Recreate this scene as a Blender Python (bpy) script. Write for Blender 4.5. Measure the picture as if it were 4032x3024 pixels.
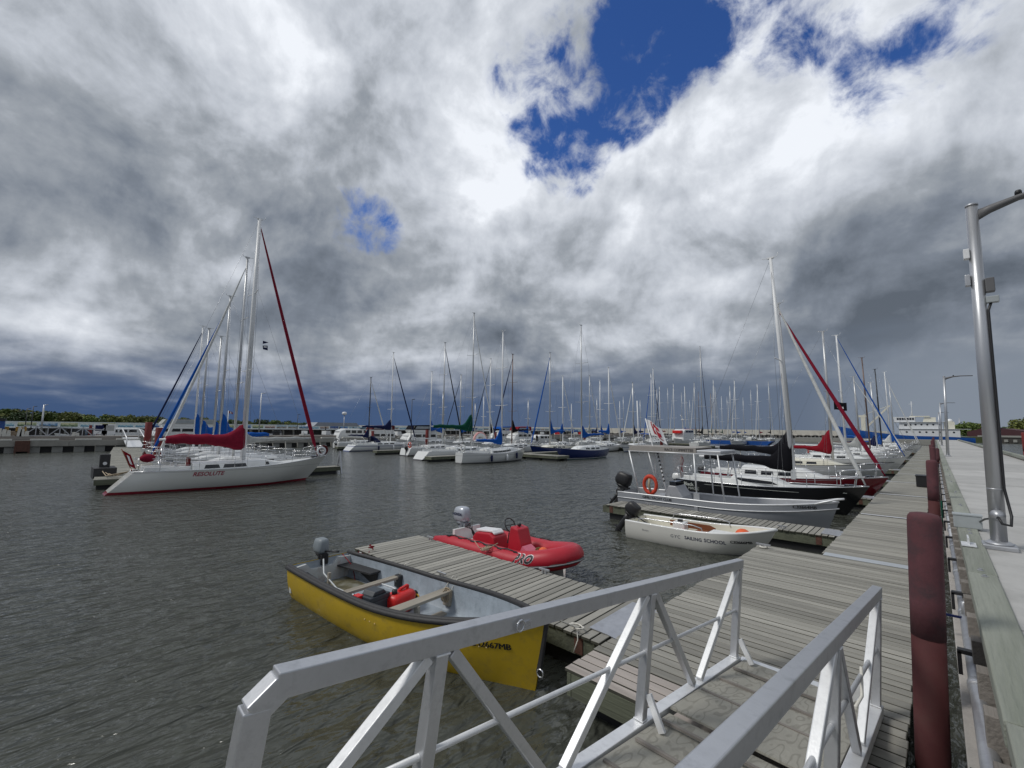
import bpy, bmesh, math, random
from mathutils import Vector, Matrix
from mathutils.bvhtree import BVHTree
random.seed(7)
PI = math.pi
for o in list(bpy.data.objects): bpy.data.objects.remove(o)
sc = bpy.context.scene
COL = sc.collection
# ------------------------------------------------------------------ camera
EYE = 3.2
F, CX, CY = 1740.0, 2016.0, 1512.0
RX = Vector((0.72476836, -0.06113994, -0.68627454))
RY = Vector((0.6889009, 0.08055835, 0.72036512))
RZ = Vector((0.01124206, -0.99487299, 0.1005055))
cam_d = bpy.data.cameras.new('camera'); cam = bpy.data.objects.new('camera', cam_d); COL.objects.link(cam)
cam_d.sensor_width = 36; cam_d.lens = 36*F/4032; cam_d.clip_start = .05; cam_d.clip_end = 6000
right = Vector((RX.x, RY.x, RZ.x)); up = -Vector((RX.y, RY.y, RZ.y)); back = -Vector((RX.z, RY.z, RZ.z))
m = Matrix((right, up, back)).transposed().to_4x4(); m.translation = Vector((0, 0, EYE)); cam.matrix_world = m
sc.camera = cam
def ray(u, v):
    c = Vector((u-CX, v-CY, F)); return Vector((RX.dot(c), RY.dot(c), RZ.dot(c)))
def at(u, v, z=0.0):
    r = ray(u, v); return r*((z-EYE)/r.z)+Vector((0, 0, EYE))
def hy(u): return 1665+.0113*u
def at_depth(u, v, d): return ray(u, v)*(d/F)+Vector((0, 0, EYE))
# ------------------------------------------------------------------ sky, sun
SUN_EL, SUN_AZ = math.radians(50), math.radians(215)      # azimuth clockwise from +Y
W = bpy.data.worlds.new('World'); sc.world = W; W.use_nodes = True
nt = W.node_tree; N = nt.nodes; L = nt.links
for n in list(N): N.remove(n)
def nd(tp, **k):
    n = N.new(tp)
    for a, b in k.items(): setattr(n, a, b)
    return n
def mth(op, a, b=None, c=None, clamp=False):
    n = nd('ShaderNodeMath', operation=op, use_clamp=clamp)
    for i, s in enumerate((a, b, c)):
        if s is None: continue
        if isinstance(s, (int, float)): n.inputs[i].default_value = s
        else: L.new(s, n.inputs[i])
    return n.outputs[0]
def mrange(v, a, b, lo=0.0, hi=1.0, interp='SMOOTHSTEP'):
    n = nd('ShaderNodeMapRange', interpolation_type=interp)
    L.new(v, n.inputs[0])
    for i, s in zip((1, 2, 3, 4), (a, b, lo, hi)): n.inputs[i].default_value = s
    return n.outputs[0]
def mixc(f, a, b):
    n = nd('ShaderNodeMix', data_type='RGBA')
    for i, s in zip((0, 6, 7), (f, a, b)):
        if isinstance(s, (int, float)): n.inputs[i].default_value = s
        elif isinstance(s, tuple): n.inputs[i].default_value = (*s, 1)
        else: L.new(s, n.inputs[i])
    return n.outputs[2]
tc = nd('ShaderNodeTexCoord').outputs['Generated']
sx = nd('ShaderNodeSeparateXYZ'); L.new(tc, sx.inputs[0])
zc = mth('MAXIMUM', sx.outputs[2], 0.0)
den = mth('ADD', zc, 0.16)
pl = nd('ShaderNodeCombineXYZ'); L.new(mth('DIVIDE', sx.outputs[0], den), pl.inputs[0]); L.new(mth('DIVIDE', sx.outputs[1], den), pl.inputs[1])
def noise(vec, scale, detail=8, rough=.55, dist=0.0, off=None):
    n = nd('ShaderNodeTexNoise'); n.inputs['Scale'].default_value = scale; n.inputs['Detail'].default_value = detail
    n.inputs['Roughness'].default_value = rough; n.inputs['Distortion'].default_value = dist
    if off:
        a = nd('ShaderNodeVectorMath', operation='ADD'); L.new(vec, a.inputs[0]); a.inputs[1].default_value = off; vec = a.outputs[0]
    L.new(vec, n.inputs['Vector']); return n.outputs[0]
def blob(u, v, r_in, r_out):                 # soft cap round a sky direction, radii in degrees
    d = ray(u, v).normalized()
    n = nd('ShaderNodeVectorMath', operation='DOT_PRODUCT'); L.new(tc, n.inputs[0]); n.inputs[1].default_value = d
    return mrange(n.outputs['Value'], math.cos(math.radians(r_out)), math.cos(math.radians(r_in)))
n_big = noise(pl.outputs[0], .75, 6, .55, .3, (3.1, 1.7, 0))
n_mid = noise(pl.outputs[0], 2.3, 8, .50, .35, (7.3, 2.2, 0))
n_dir = noise(tc, 4.2, 7, .52, .25, (1.3, 4.1, 2.0))
n_fine = noise(tc, 13.0, 8, .62, .3, (5.3, .4, 1.0))
# clouds: lightness from layered noise plus the large masses seen
b = mth('MULTIPLY_ADD', n_mid, .40, .350)
b = mth('MULTIPLY_ADD', mth('SUBTRACT', n_big, .5), .75, b)
b = mth('MULTIPLY_ADD', mth('SUBTRACT', n_dir, .5), .85, b)
b = mth('MULTIPLY_ADD', mth('SUBTRACT', n_fine, .5), .18, b)
n_up = noise(tc, 4.2, 7, .52, .25, (1.3-.012, 4.1-.006, 2.0+.035)); n_up2 = noise(tc, 13.0, 8, .62, .3, (5.3-.006, .4, 1.0+.016))
b = mth('MULTIPLY_ADD', mth('SUBTRACT', n_dir, n_up), 1.1, b)
b = mth('MULTIPLY_ADD', mth('SUBTRACT', n_fine, n_up2), .22, b)
for (u, v, ri, ro, w) in [(1700, 250, 4, 20, .17), (2050, 560, 3, 12, .16), (3050, 380, 4, 17, .18), (3750, 250, 3, 15, .12), (3500, 680, 2, 11, .12), (2650, 750, 2, 10, .12),
                          (800, 220, 5, 18, .15), (2300, 900, 4, 16, .14), (450, 950, 3, 12, .10),
                          (100, 450, 4, 18, -.14), (3600, 1130, 3, 13, -.26), (1100, 1200, 2, 10, -.10), (3300, 1150, 2, 9, -.16), (2300, 1330, 3, 16, -.10), (1500, 1150, 3, 12, -.05), (3950, 950, 2, 9, -.1), (700, 700, 2, 12, -.08),
                          (3900, 1330, 1, 6, .20), (2100, 1240, 2, 12, -.03)]:
    b = mth('MULTIPLY_ADD', blob(u, v, ri, ro), w, b)
cr = nd('ShaderNodeValToRGB'); L.new(b, cr.inputs[0])
el = cr.color_ramp.elements
el[0].position = .05; el[0].color = (.095, .113, .14, 1); el[1].position = 1.0; el[1].color = (.74, .77, .82, 1)
for p_, c_ in [(.3, (.17, .195, .235, 1)), (.5, (.275, .30, .335, 1)), (.7, (.45, .48, .53, 1)), (.86, (.58, .61, .66, 1))]:
    e_ = el.new(p_); e_.color = c_
# the rain-dark belt above the horizon, bluer to the left of the view, paler to the right
dl = ray(300, 1640).normalized(); dr = ray(3950, 1640).normalized()
nl = nd('ShaderNodeVectorMath', operation='DOT_PRODUCT'); L.new(tc, nl.inputs[0]); nl.inputs[1].default_value = dl
left = mrange(nl.outputs['Value'], .35, .97)
nr = nd('ShaderNodeVectorMath', operation='DOT_PRODUCT'); L.new(tc, nr.inputs[0]); nr.inputs[1].default_value = dr
rgt = mrange(nr.outputs['Value'], .965, .999)
storm = mixc(left, (.105, .135, .19), (.045, .080, .165))
storm = mixc(rgt, storm, (.185, .215, .26))
belt_z = mth('MULTIPLY_ADD', mth('SUBTRACT', n_mid, .5), .10, sx.outputs[2])
belt = mrange(mth('MULTIPLY_ADD', left, .045, belt_z), .07, .215, 1.0, 0.0)
clouds = mixc(belt, cr.outputs[0], storm)
# holes of blue sky
sky = nd('ShaderNodeTexSky', sky_type='NISHITA'); sky.sun_disc = False; sky.sun_elevation = SUN_EL; sky.sun_rotation = SUN_AZ
sky.air_density = 1.0; sky.dust_density = .3; sky.ozone_density = 4.0
h = mth('MULTIPLY', blob(2590, 100, 2.0, 10), 1.12)
for (u, v, ri, ro, w) in [(2590, 250, 1.5, 7, .95), (2480, 330, 1, 5.5, 1.0), (2440, 400, 1, 6, .8), (2230, 600, 1, 6.5, .9), (2150, 480, .5, 6, .6), (2330, 500, 1, 5, .7), (2090, 330, .5, 6, .55), (2280, 180, .5, 6, .55), (2830, 60, .5, 5, .5), (3150, 90, .5, 7, .44),
                          (1330, 820, .5, 7, .46), (1480, 880, .5, 5, .50), (3560, 200, .5, 8, .44), (1290, 680, .5, 5, .42), (3400, 60, .5, 6, .40)]:
    h = mth('MAXIMUM', h, mth('MULTIPLY', blob(u, v, ri, ro), w))
hn = mth('MULTIPLY_ADD', mth('SUBTRACT', n_fine, .5), 2.3, h)
hn = mth('MULTIPLY_ADD', mth('SUBTRACT', n_dir, .5), 2.1, hn)
hole = mth('MULTIPLY', mrange(hn, .30, 1.02), mrange(h, .05, .35))
skyc = nd('ShaderNodeVectorMath', operation='MULTIPLY'); L.new(sky.outputs[0], skyc.inputs[0]); skyc.inputs[1].default_value = (.032, .052, .088)
k10 = nd('ShaderNodeVectorMath', operation='SCALE'); L.new(mixc(hole, clouds, skyc.outputs[0]), k10.inputs[0]); k10.inputs['Scale'].default_value = 10
bg = nd('ShaderNodeBackground'); L.new(k10.outputs[0], bg.inputs[0]); bg.inputs[1].default_value = .1
out = nd('ShaderNodeOutputWorld'); L.new(bg.outputs[0], out.inputs[0])
sd = bpy.data.lights.new('sun', 'SUN'); sd.energy = 1.5; sd.angle = math.radians(14); sd.color = (1, .97, .92)
sun = bpy.data.objects.new('sun', sd); COL.objects.link(sun)
sdir = Vector((math.sin(SUN_AZ)*math.cos(SUN_EL), math.cos(SUN_AZ)*math.cos(SUN_EL), math.sin(SUN_EL)))
sun.rotation_euler = sdir.to_track_quat('Z', 'Y').to_euler()
sc.view_settings.view_transform = 'Standard'; sc.view_settings.look = 'None'; sc.view_settings.gamma = 1
sc.view_settings.exposure = 0.25
sc.render.engine = 'CYCLES'; sc.render.resolution_x = 1024; sc.render.resolution_y = 768
# ------------------------------------------------------------------ materials
MATS = {}
def mat(name, col, rough=.5, metal=0.0, var=.12, vscale=3.0, bump=0.0, bscale=40.0, rnd=0.0, grain=None, dirt=None, coat=0.0, spec=.5, alpha=1.0, dscale=2.0, damt=.6, emit=None):
    """principled; var = lightness mottling, rnd = per-object change, grain = axis the grain runs along, dirt = stain colour"""
    if name in MATS: return MATS[name]
    M = bpy.data.materials.new(name); M.use_nodes = True; t = M.node_tree; n = t.nodes; l = t.links
    p = n['Principled BSDF']; p.inputs['Roughness'].default_value = rough; p.inputs['Metallic'].default_value = metal
    p.inputs['Coat Weight'].default_value = coat; p.inputs['Specular IOR Level'].default_value = spec
    if alpha < 1: p.inputs['Alpha'].default_value = alpha
    g = n.new('ShaderNodeTexCoord'); oi = n.new('ShaderNodeObjectInfo')
    mp = n.new('ShaderNodeMapping'); l.new(g.outputs['Object'], mp.inputs[0])
    if grain: mp.inputs['Scale'].default_value = {'x': (.06, 1, 1), 'y': (1, .06, 1), 'z': (1, 1, .06)}[grain]
    ad = n.new('ShaderNodeVectorMath'); ad.operation = 'ADD'; l.new(mp.outputs[0], ad.inputs[0])
    mu = n.new('ShaderNodeMath'); mu.operation = 'MULTIPLY'; l.new(oi.outputs['Random'], mu.inputs[0]); mu.inputs[1].default_value = 53.0
    l.new(mu.outputs[0], ad.inputs[1])
    no = n.new('ShaderNodeTexNoise'); no.inputs['Scale'].default_value = vscale; no.inputs['Detail'].default_value = 6; no.inputs['Roughness'].default_value = .62
    l.new(ad.outputs[0], no.inputs[0])
    mr = n.new('ShaderNodeMapRange'); l.new(no.outputs[0], mr.inputs[0]); mr.inputs[1].default_value = .25; mr.inputs[2].default_value = .75
    mr.inputs[3].default_value = 1-var; mr.inputs[4].default_value = 1+var
    last = mr.outputs[0]
    if rnd:
        r2 = n.new('ShaderNodeMapRange'); l.new(oi.outputs['Random'], r2.inputs[0]); r2.inputs[3].default_value = 1-rnd; r2.inputs[4].default_value = 1+rnd
        mm = n.new('ShaderNodeMath'); mm.operation = 'MULTIPLY'; l.new(last, mm.inputs[0]); l.new(r2.outputs[0], mm.inputs[1]); last = mm.outputs[0]
    vs = n.new('ShaderNodeVectorMath'); vs.operation = 'SCALE'; vs.inputs[0].default_value = col; l.new(last, vs.inputs['Scale'])
    cs = vs.outputs[0]
    if dirt:
        n2 = n.new('ShaderNodeTexNoise'); n2.inputs['Scale'].default_value = dscale; n2.inputs['Detail'].default_value = 8; n2.inputs['Roughness'].default_value = .7
        l.new(ad.outputs[0], n2.inputs[0])
        m2 = n.new('ShaderNodeMapRange'); l.new(n2.outputs[0], m2.inputs[0]); m2.inputs[1].default_value = .5; m2.inputs[2].default_value = .72; m2.inputs[4].default_value = damt
        mx = n.new('ShaderNodeMix'); mx.data_type = 'RGBA'; l.new(m2.outputs[0], mx.inputs[0]); l.new(cs, mx.inputs[6]); mx.inputs[7].default_value = (*dirt, 1); cs = mx.outputs[2]
    l.new(cs, p.inputs['Base Color'])
    if emit: p.inputs['Emission Color'].default_value = (*col, 1); p.inputs['Emission Strength'].default_value = emit
    if bump:
        nb = n.new('ShaderNodeTexNoise'); nb.inputs['Scale'].default_value = bscale; nb.inputs['Detail'].default_value = 5
        l.new(ad.outputs[0], nb.inputs[0]); bp = n.new('ShaderNodeBump'); bp.inputs['Strength'].default_value = bump; bp.inputs['Distance'].default_value = .02
        l.new(nb.outputs[0], bp.inputs['Height']); l.new(bp.outputs[0], p.inputs['Normal'])
    MATS[name] = M; return M
def hull_mat(name, col, boot, bottom, z_boot=.10, boot_w=.07, stripe=None, z_str=None, str_w=.03, rough=.18):
    if name in MATS: return MATS[name]
    M = mat(name, col, rough, var=.035, vscale=1.2, coat=.3); t = M.node_tree; n = t.nodes; l = t.links; p = n['Principled BSDF']
    src = p.inputs['Base Color'].links[0].from_socket
    g = n.new('ShaderNodeTexCoord'); s = n.new('ShaderNodeSeparateXYZ'); l.new(g.outputs['Object'], s.inputs[0])
    def band(src, a, b_, c):
        q = n.new('ShaderNodeMath'); q.operation = 'GREATER_THAN'; l.new(s.outputs[2], q.inputs[0]); q.inputs[1].default_value = a
        w = n.new('ShaderNodeMath'); w.operation = 'LESS_THAN'; l.new(s.outputs[2], w.inputs[0]); w.inputs[1].default_value = b_
        e = n.new('ShaderNodeMath'); e.operation = 'MULTIPLY'; l.new(q.outputs[0], e.inputs[0]); l.new(w.outputs[0], e.inputs[1])
        x = n.new('ShaderNodeMix'); x.data_type = 'RGBA'; l.new(e.outputs[0], x.inputs[0]); l.new(src, x.inputs[6]); x.inputs[7].default_value = (*c, 1); return x.outputs[2]
    src = band(src, z_boot-boot_w, z_boot, boot); src = band(src, -9, z_boot-boot_w, bottom)
    if stripe: src = band(src, z_str, z_str+str_w, stripe)
    l.new(src, p.inputs['Base Color']); return M
# plain named materials
WHITE = mat('white_gelcoat', (.74, .75, .74), .3, var=.05, coat=.2, dirt=(.45, .45, .42), damt=.25)
CREAM = mat('cream_gelcoat', (.70, .68, .58), .35, var=.05)
ALU = mat('mill_aluminium', (.60, .61, .63), .38, .75, var=.10, vscale=9, bump=.05, bscale=90, dirt=(.30, .31, .32), dscale=9, damt=.6, rnd=.06)
ALUB = mat('bright_aluminium', (.74, .75, .76), .42, .45, var=.08, vscale=6, dirt=(.45, .45, .46), dscale=14, damt=.35, bump=.04, bscale=60, rnd=.08)
GALV = mat('galvanized_steel', (.47, .48, .50), .42, .7, var=.16, vscale=7, dirt=(.30, .31, .33), dscale=5, damt=.5)
STEEL = mat('stainless_tube', (.62, .63, .65), .25, .85, var=.05)
SPAR = mat('mast_alloy', (.56, .57, .58), .35, .45, var=.06, rnd=.12)
SPARW = mat('mast_white', (.78, .79, .80), .35, var=.04)
SPARD = mat('mast_dark', (.025, .025, .03), .4, var=.05)
SPARB = mat('mast_bronze', (.16, .11, .095), .4, .3, var=.05)
WIRE = mat('rigging_wire', (.30, .31, .33), .35, .8, var=.05)
GLASS = mat('dark_window', (.018, .02, .024), .06, var=.1, spec=.7)
BLACK = mat('black_plastic', (.018, .018, .02), .45, var=.15)
RUB = mat('black_rubber', (.03, .03, .032), .6, var=.25, vscale=12, bump=.25, bscale=25)
ROPE = mat('rope_white', (.66, .64, .58), .85, var=.15, vscale=60)
ROPET = mat('rope_tan', (.38, .31, .22), .9, var=.2, vscale=60)
DECKW = mat('weathered_plank', (.295, .285, .252), .82, var=.2, vscale=7, rnd=.24, grain='x', bump=.6, bscale=55, dirt=(.13, .13, .105), dscale=3.2, damt=.4)
DECKP = mat('new_pinkish_plank', (.37, .33, .30), .8, var=.2, vscale=7, rnd=.12, grain='x', bump=.4, bscale=50, dirt=(.22, .19, .17), dscale=5, damt=.5)
EDGE = mat('shaded_board_edge', (.055, .055, .042), .9, var=.3, vscale=9)  # plank sides: the shade of the gaps between boards, put into the colour
DECKS = mat('weathered_plank_far', (.28, .275, .24), .85, var=.3, vscale=1.0, bump=.5, bscale=30)
FASCIA = mat('green_treated_timber', (.115, .125, .088), .85, var=.35, vscale=5, grain='x', bump=.5, bscale=30, dirt=(.05, .05, .04), dscale=3, damt=.7, rnd=.1)
FLOATM = mat('black_float', (.016, .017, .019), .6, var=.3)
RUST = mat('rusty_steel', (.10, .045, .032), .8, var=.4, vscale=9, bump=.4)
CONC = mat('light_concrete', (.43, .425, .41), .85, var=.10, vscale=1.2, bump=.25, bscale=50, dirt=(.29, .29, .275), dscale=.9, damt=.75, rnd=.10)
CONCD = mat('old_concrete', (.27, .27, .25), .9, var=.2, vscale=2.0, bump=.4, bscale=25, dirt=(.16, .16, .15), dscale=2, damt=.6)
TIMB = mat('green_curb_timber', (.265, .28, .24), .85, var=.22, vscale=5, grain='y', bump=.7, bscale=40, dirt=(.12, .14, .10), dscale=2.6, damt=.7, rnd=.08)
TIMG = mat('grey_timber', (.22, .20, .18), .85, var=.3, vscale=6, grain='y', bump=.5, bscale=40, rnd=.15)
LEDGE = mat('pale_ledge_beam', (.42, .395, .365), .8, var=.12, vscale=6, bump=.3, dirt=(.27, .25, .23), dscale=7, damt=.4)
MAROON = mat('faded_maroon_plastic', (.112, .045, .052), .8, var=.22, vscale=3.0, dirt=(.055, .04, .045), dscale=4.5, damt=.9, bump=.15, spec=.25)
REDP = mat('red_pile_paint', (.072, .015, .016), .8, var=.25, vscale=3, dirt=(.06, .03, .025), dscale=3, damt=.5)
REDB = mat('bright_red_pile', (.17, .018, .016), .6, var=.2, vscale=3)
PLY = mat('grey_plywood', (.31, .30, .26), .8, var=.12, vscale=4, bump=.3, bscale=40, rnd=.05)
YELLOW = None
def cloth(name, c): return mat(name, c, .9, var=.18, vscale=4, bump=.5, bscale=7, spec=.12)
COVER = {'blue': cloth('blue_canvas', (.010, .085, .36)), 'navy': cloth('navy_canvas', (.012, .018, .065)), 'black': cloth('black_canvas', (.009, .009, .012)),
         'red': cloth('wine_canvas', (.22, .014, .034)), 'dred': cloth('dark_red_canvas', (.23, .012, .022)), 'green': cloth('green_canvas', (.006, .06, .038)),
         'white': cloth('pale_canvas', (.62, .63, .62)), 'grey': cloth('grey_canvas', (.40, .41, .40)), 'maroon': cloth('maroon_canvas', (.10, .018, .02)),
         'bronze': cloth('brown_canvas', (.16, .11, .08))}
# plywood grain rings
def ply_rings():
    t = PLY.node_tree; n = t.nodes; l = t.links; p = n['Principled BSDF']; src = p.inputs['Base Color'].links[0].from_socket
    g = n.new('ShaderNodeTexCoord'); mp = n.new('ShaderNodeMapping'); l.new(g.outputs['Object'], mp.inputs[0]); mp.inputs['Scale'].default_value = (1.0, 3.0, 1)
    w = n.new('ShaderNodeTexNoise'); w.inputs['Scale'].default_value = 2.4; w.inputs['Detail'].default_value = 1.5; l.new(mp.outputs[0], w.inputs[0])
    m_ = n.new('ShaderNodeMath'); m_.operation = 'MULTIPLY'; l.new(w.outputs[0], m_.inputs[0]); m_.inputs[1].default_value = 46
    s = n.new('ShaderNodeMath'); s.operation = 'SINE'; l.new(m_.outputs[0], s.inputs[0])
    r = n.new('ShaderNodeMapRange'); l.new(s.outputs[0], r.inputs[0]); r.inputs[1].default_value = .35; r.inputs[2].default_value = 1; r.inputs[4].default_value = .42
    x = n.new('ShaderNodeMix'); x.data_type = 'RGBA'; l.new(r.outputs[0], x.inputs[0]); l.new(src, x.inputs[6]); x.inputs[7].default_value = (.13, .122, .10, 1)
    l.new(x.outputs[2], p.inputs['Base Color'])
ply_rings()
# ------------------------------------------------------------------ mesh helpers
class MB:
    def __init__(s): s.v = []; s.f = []; s.sm = []
    def add(s, vs, fs, smooth=False):
        b = len(s.v); s.v += [tuple(v) for v in vs]; s.f += [tuple(i+b for i in f) for f in fs]; s.sm += [smooth]*len(fs); return s
    def box(s, c, d, rz=0.0, M=None, jit=0.0):
        x, y, z = d[0]/2, d[1]/2, d[2]/2; P = []
        for k in (-1, 1):
            for (i, j) in ((-1, -1), (1, -1), (1, 1), (-1, 1)): P.append(Vector((i*x, j*y, k*z)))
        if M is None: M = Matrix.Rotation(rz, 3, 'Z')
        P = [M @ p + Vector(c) for p in P]
        return s.add(P, [(3, 2, 1, 0), (4, 5, 6, 7), (0, 1, 5, 4), (1, 2, 6, 5), (2, 3, 7, 6), (3, 0, 4, 7)])
    def bar(s, a, b, w, h, upv=(0, 0, 1)):
        a = Vector(a); b = Vector(b); d = (b-a); ln = d.length; d.normalize(); u = Vector(upv); sd_ = d.cross(u)
        if sd_.length < 1e-4: sd_ = d.cross(Vector((1, 0, 0)))
        sd_.normalize(); u = sd_.cross(d); M = Matrix((d, sd_, u)).transposed()
        return s.box((a+b)/2, (ln, w, h), M=M)
    def tube(s, pts, r, n=8, cap=True, smooth=True):
        pts = [Vector(p) for p in pts]; rs = r if isinstance(r, (list, tuple)) else [r]*len(pts)
        rings = []; prev = None
        for i, p in enumerate(pts):
            d = (pts[min(i+1, len(pts)-1)]-pts[max(i-1, 0)])
            if d.length < 1e-9: d = Vector((0, 0, 1))
            d.normalize()
            if prev is None:
                a = d.cross(Vector((0, 0, 1)))
                if a.length < .05: a = d.cross(Vector((0, 1, 0)))
            else: a = prev-d*prev.dot(d)
            if a.length < 1e-6: a = d.cross(Vector((0, 1, 0)))
            a.normalize(); prev = a; b_ = d.cross(a)
            rings.append([p+(a*math.cos(2*PI*k/n)+b_*math.sin(2*PI*k/n))*rs[i] for k in range(n)])
        V = [v for q in rings for v in q]; Fc = []
        for i in range(len(rings)-1):
            for k in range(n): Fc.append((i*n+k, i*n+(k+1) % n, (i+1)*n+(k+1) % n, (i+1)*n+k))
        s.add(V, Fc, smooth)
        if cap:
            b0 = len(s.v)-len(V); s.f.append(tuple(b0+k for k in range(n-1, -1, -1))); s.sm.append(False)
            b1 = b0+(len(rings)-1)*n; s.f.append(tuple(b1+k for k in range(n))); s.sm.append(False)
        return s
    def loft(s, rings, closed=True, cap=True, smooth=True):
        n = len(rings[0]); V = [v for q in rings for v in q]; Fc = []; e = n if closed else n-1
        for i in range(len(rings)-1):
            for k in range(e): Fc.append((i*n+k, i*n+(k+1) % n, (i+1)*n+(k+1) % n, (i+1)*n+k))
        b0 = len(s.v); s.add(V, Fc, smooth)
        if cap:
            s.f.append(tuple(b0+k for k in range(n-1, -1, -1))); s.sm.append(False)
            s.f.append(tuple(b0+(len(rings)-1)*n+k for k in range(n))); s.sm.append(False)
        return s
    def lathe(s, prof, c=(0, 0, 0), n=16, smooth=True):
        R_ = [[Vector(c)+Vector((r*math.cos(2*PI*k/n), r*math.sin(2*PI*k/n), z)) for k in range(n)] for r, z in prof]
        return s.loft(R_, True, True, smooth)
    def torus(s, c, R_, r, ax='x', n=22, k=8):
        pts = []
        for i in range(n):
            a = 2*PI*i/n; p, q = R_*math.cos(a), R_*math.sin(a)
            pts.append(Vector(c)+{'x': Vector((0, p, q)), 'y': Vector((p, 0, q)), 'z': Vector((p, q, 0))}[ax])
        V = []; axv = {'x': Vector((1, 0, 0)), 'y': Vector((0, 1, 0)), 'z': Vector((0, 0, 1))}[ax]
        for p in pts:
            rad = (p-Vector(c)).normalized()
            for j in range(k): V.append(p+rad*r*math.cos(2*PI*j/k)+axv*r*math.sin(2*PI*j/k))
        Fc = [(i*k+j, i*k+(j+1) % k, ((i+1) % n)*k+(j+1) % k, ((i+1) % n)*k+j) for i in range(n) for j in range(k)]
        return s.add(V, Fc, True)
    def prism(s, poly, a, b, plane='xz'):          # poly in a plane, thickness from a to b on the third axis
        def P(p, t): return {'xz': (p[0], t, p[1]), 'xy': (p[0], p[1], t), 'yz': (t, p[0], p[1])}[plane]
        n = len(poly); V = [P(p, a) for p in poly]+[P(p, b) for p in poly]
        Fc = [tuple(range(n)), tuple(range(2*n-1, n-1, -1))]+[(i, (i+1) % n, n+(i+1) % n, n+i) for i in range(n)]
        return s.add(V, Fc)
    def mesh(s, name, m):
        me = bpy.data.meshes.new(name); me.from_pydata(s.v, [], s.f); me.polygons.foreach_set('use_smooth', s.sm)
        bm = bmesh.new(); bm.from_mesh(me); bmesh.ops.recalc_face_normals(bm, faces=bm.faces); bm.to_mesh(me); bm.free()
        if m: me.materials.append(m)
        return me
    def build(s, name, m, parent=None, loc=None, kind=None, label=None, bevel=0):
        o = bpy.data.objects.new(name, s.mesh(name, m)); COL.objects.link(o)
        if parent: o.parent = parent
        if loc: o.location = loc
        if kind: o['kind'] = kind
        if label: o['label'] = label
        if bevel:
            md = o.modifiers.new('b', 'BEVEL'); md.width = bevel; md.segments = 2; md.limit_method = 'ANGLE'
        return o
def thing(name, label, cat, loc=(0, 0, 0), rz=0.0, group=None):
    o = bpy.data.objects.new(name, None); COL.objects.link(o); o.location = loc; o.rotation_euler = (0, 0, rz)
    o.empty_display_size = .3; tag(o, label, cat, group); return o
def tag(o, label, cat, group=None):
    o['label'] = label; o['category'] = cat
    if group: o['group'] = group
    return o
def inst(me, name, parent, loc=(0, 0, 0), rz=0.0):
    o = bpy.data.objects.new(name, me); COL.objects.link(o); o.parent = parent; o.location = loc; o.rotation_euler = (0, 0, rz); return o
def struct(mb, name, m): return mb.build(name, m, kind='structure')
def hash1(i): return (math.sin(i*127.1+3.3)*43758.5453) % 1.0
# ------------------------------------------------------------------ text
def text_pts(s, size, shear=0.0, bold=0.0, spacing=1.0):
    cu = bpy.data.curves.new('t', 'FONT'); cu.body = s; cu.size = size; cu.shear = shear; cu.offset = bold; cu.space_character = spacing
    cu.align_x = 'CENTER'; cu.align_y = 'CENTER'; cu.resolution_u = 3
    o = bpy.data.objects.new('t', cu); COL.objects.link(o); bpy.context.view_layer.update()
    dg = bpy.context.evaluated_depsgraph_get(); me = bpy.data.meshes.new_from_object(o.evaluated_get(dg))
    bpy.data.objects.remove(o)
    v = [tuple(p.co) for p in me.vertices]; f = [tuple(p.vertices) for p in me.polygons]; bpy.data.meshes.remove(me); return v, f
def heavy(s, size, mk, m, parent, name):
    for k in (-1, 0, 1): lettering(s, size, (lambda u, v, k=k: mk(u+k*.0045, v, .008+.0012*k)), m, parent, 0, 0, name)
def lettering(s, size, fn, m, parent, shear=0.0, bold=0.0, name='lettering', spacing=1.0):
    """fn maps flat (x, y) of the text to a point lying on the surface"""
    v, f = text_pts(s, size, shear, bold, spacing)
    mb = MB(); mb.add([fn(p[0], p[1]) for p in v], f); return mb.build(name, m, parent)
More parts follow.
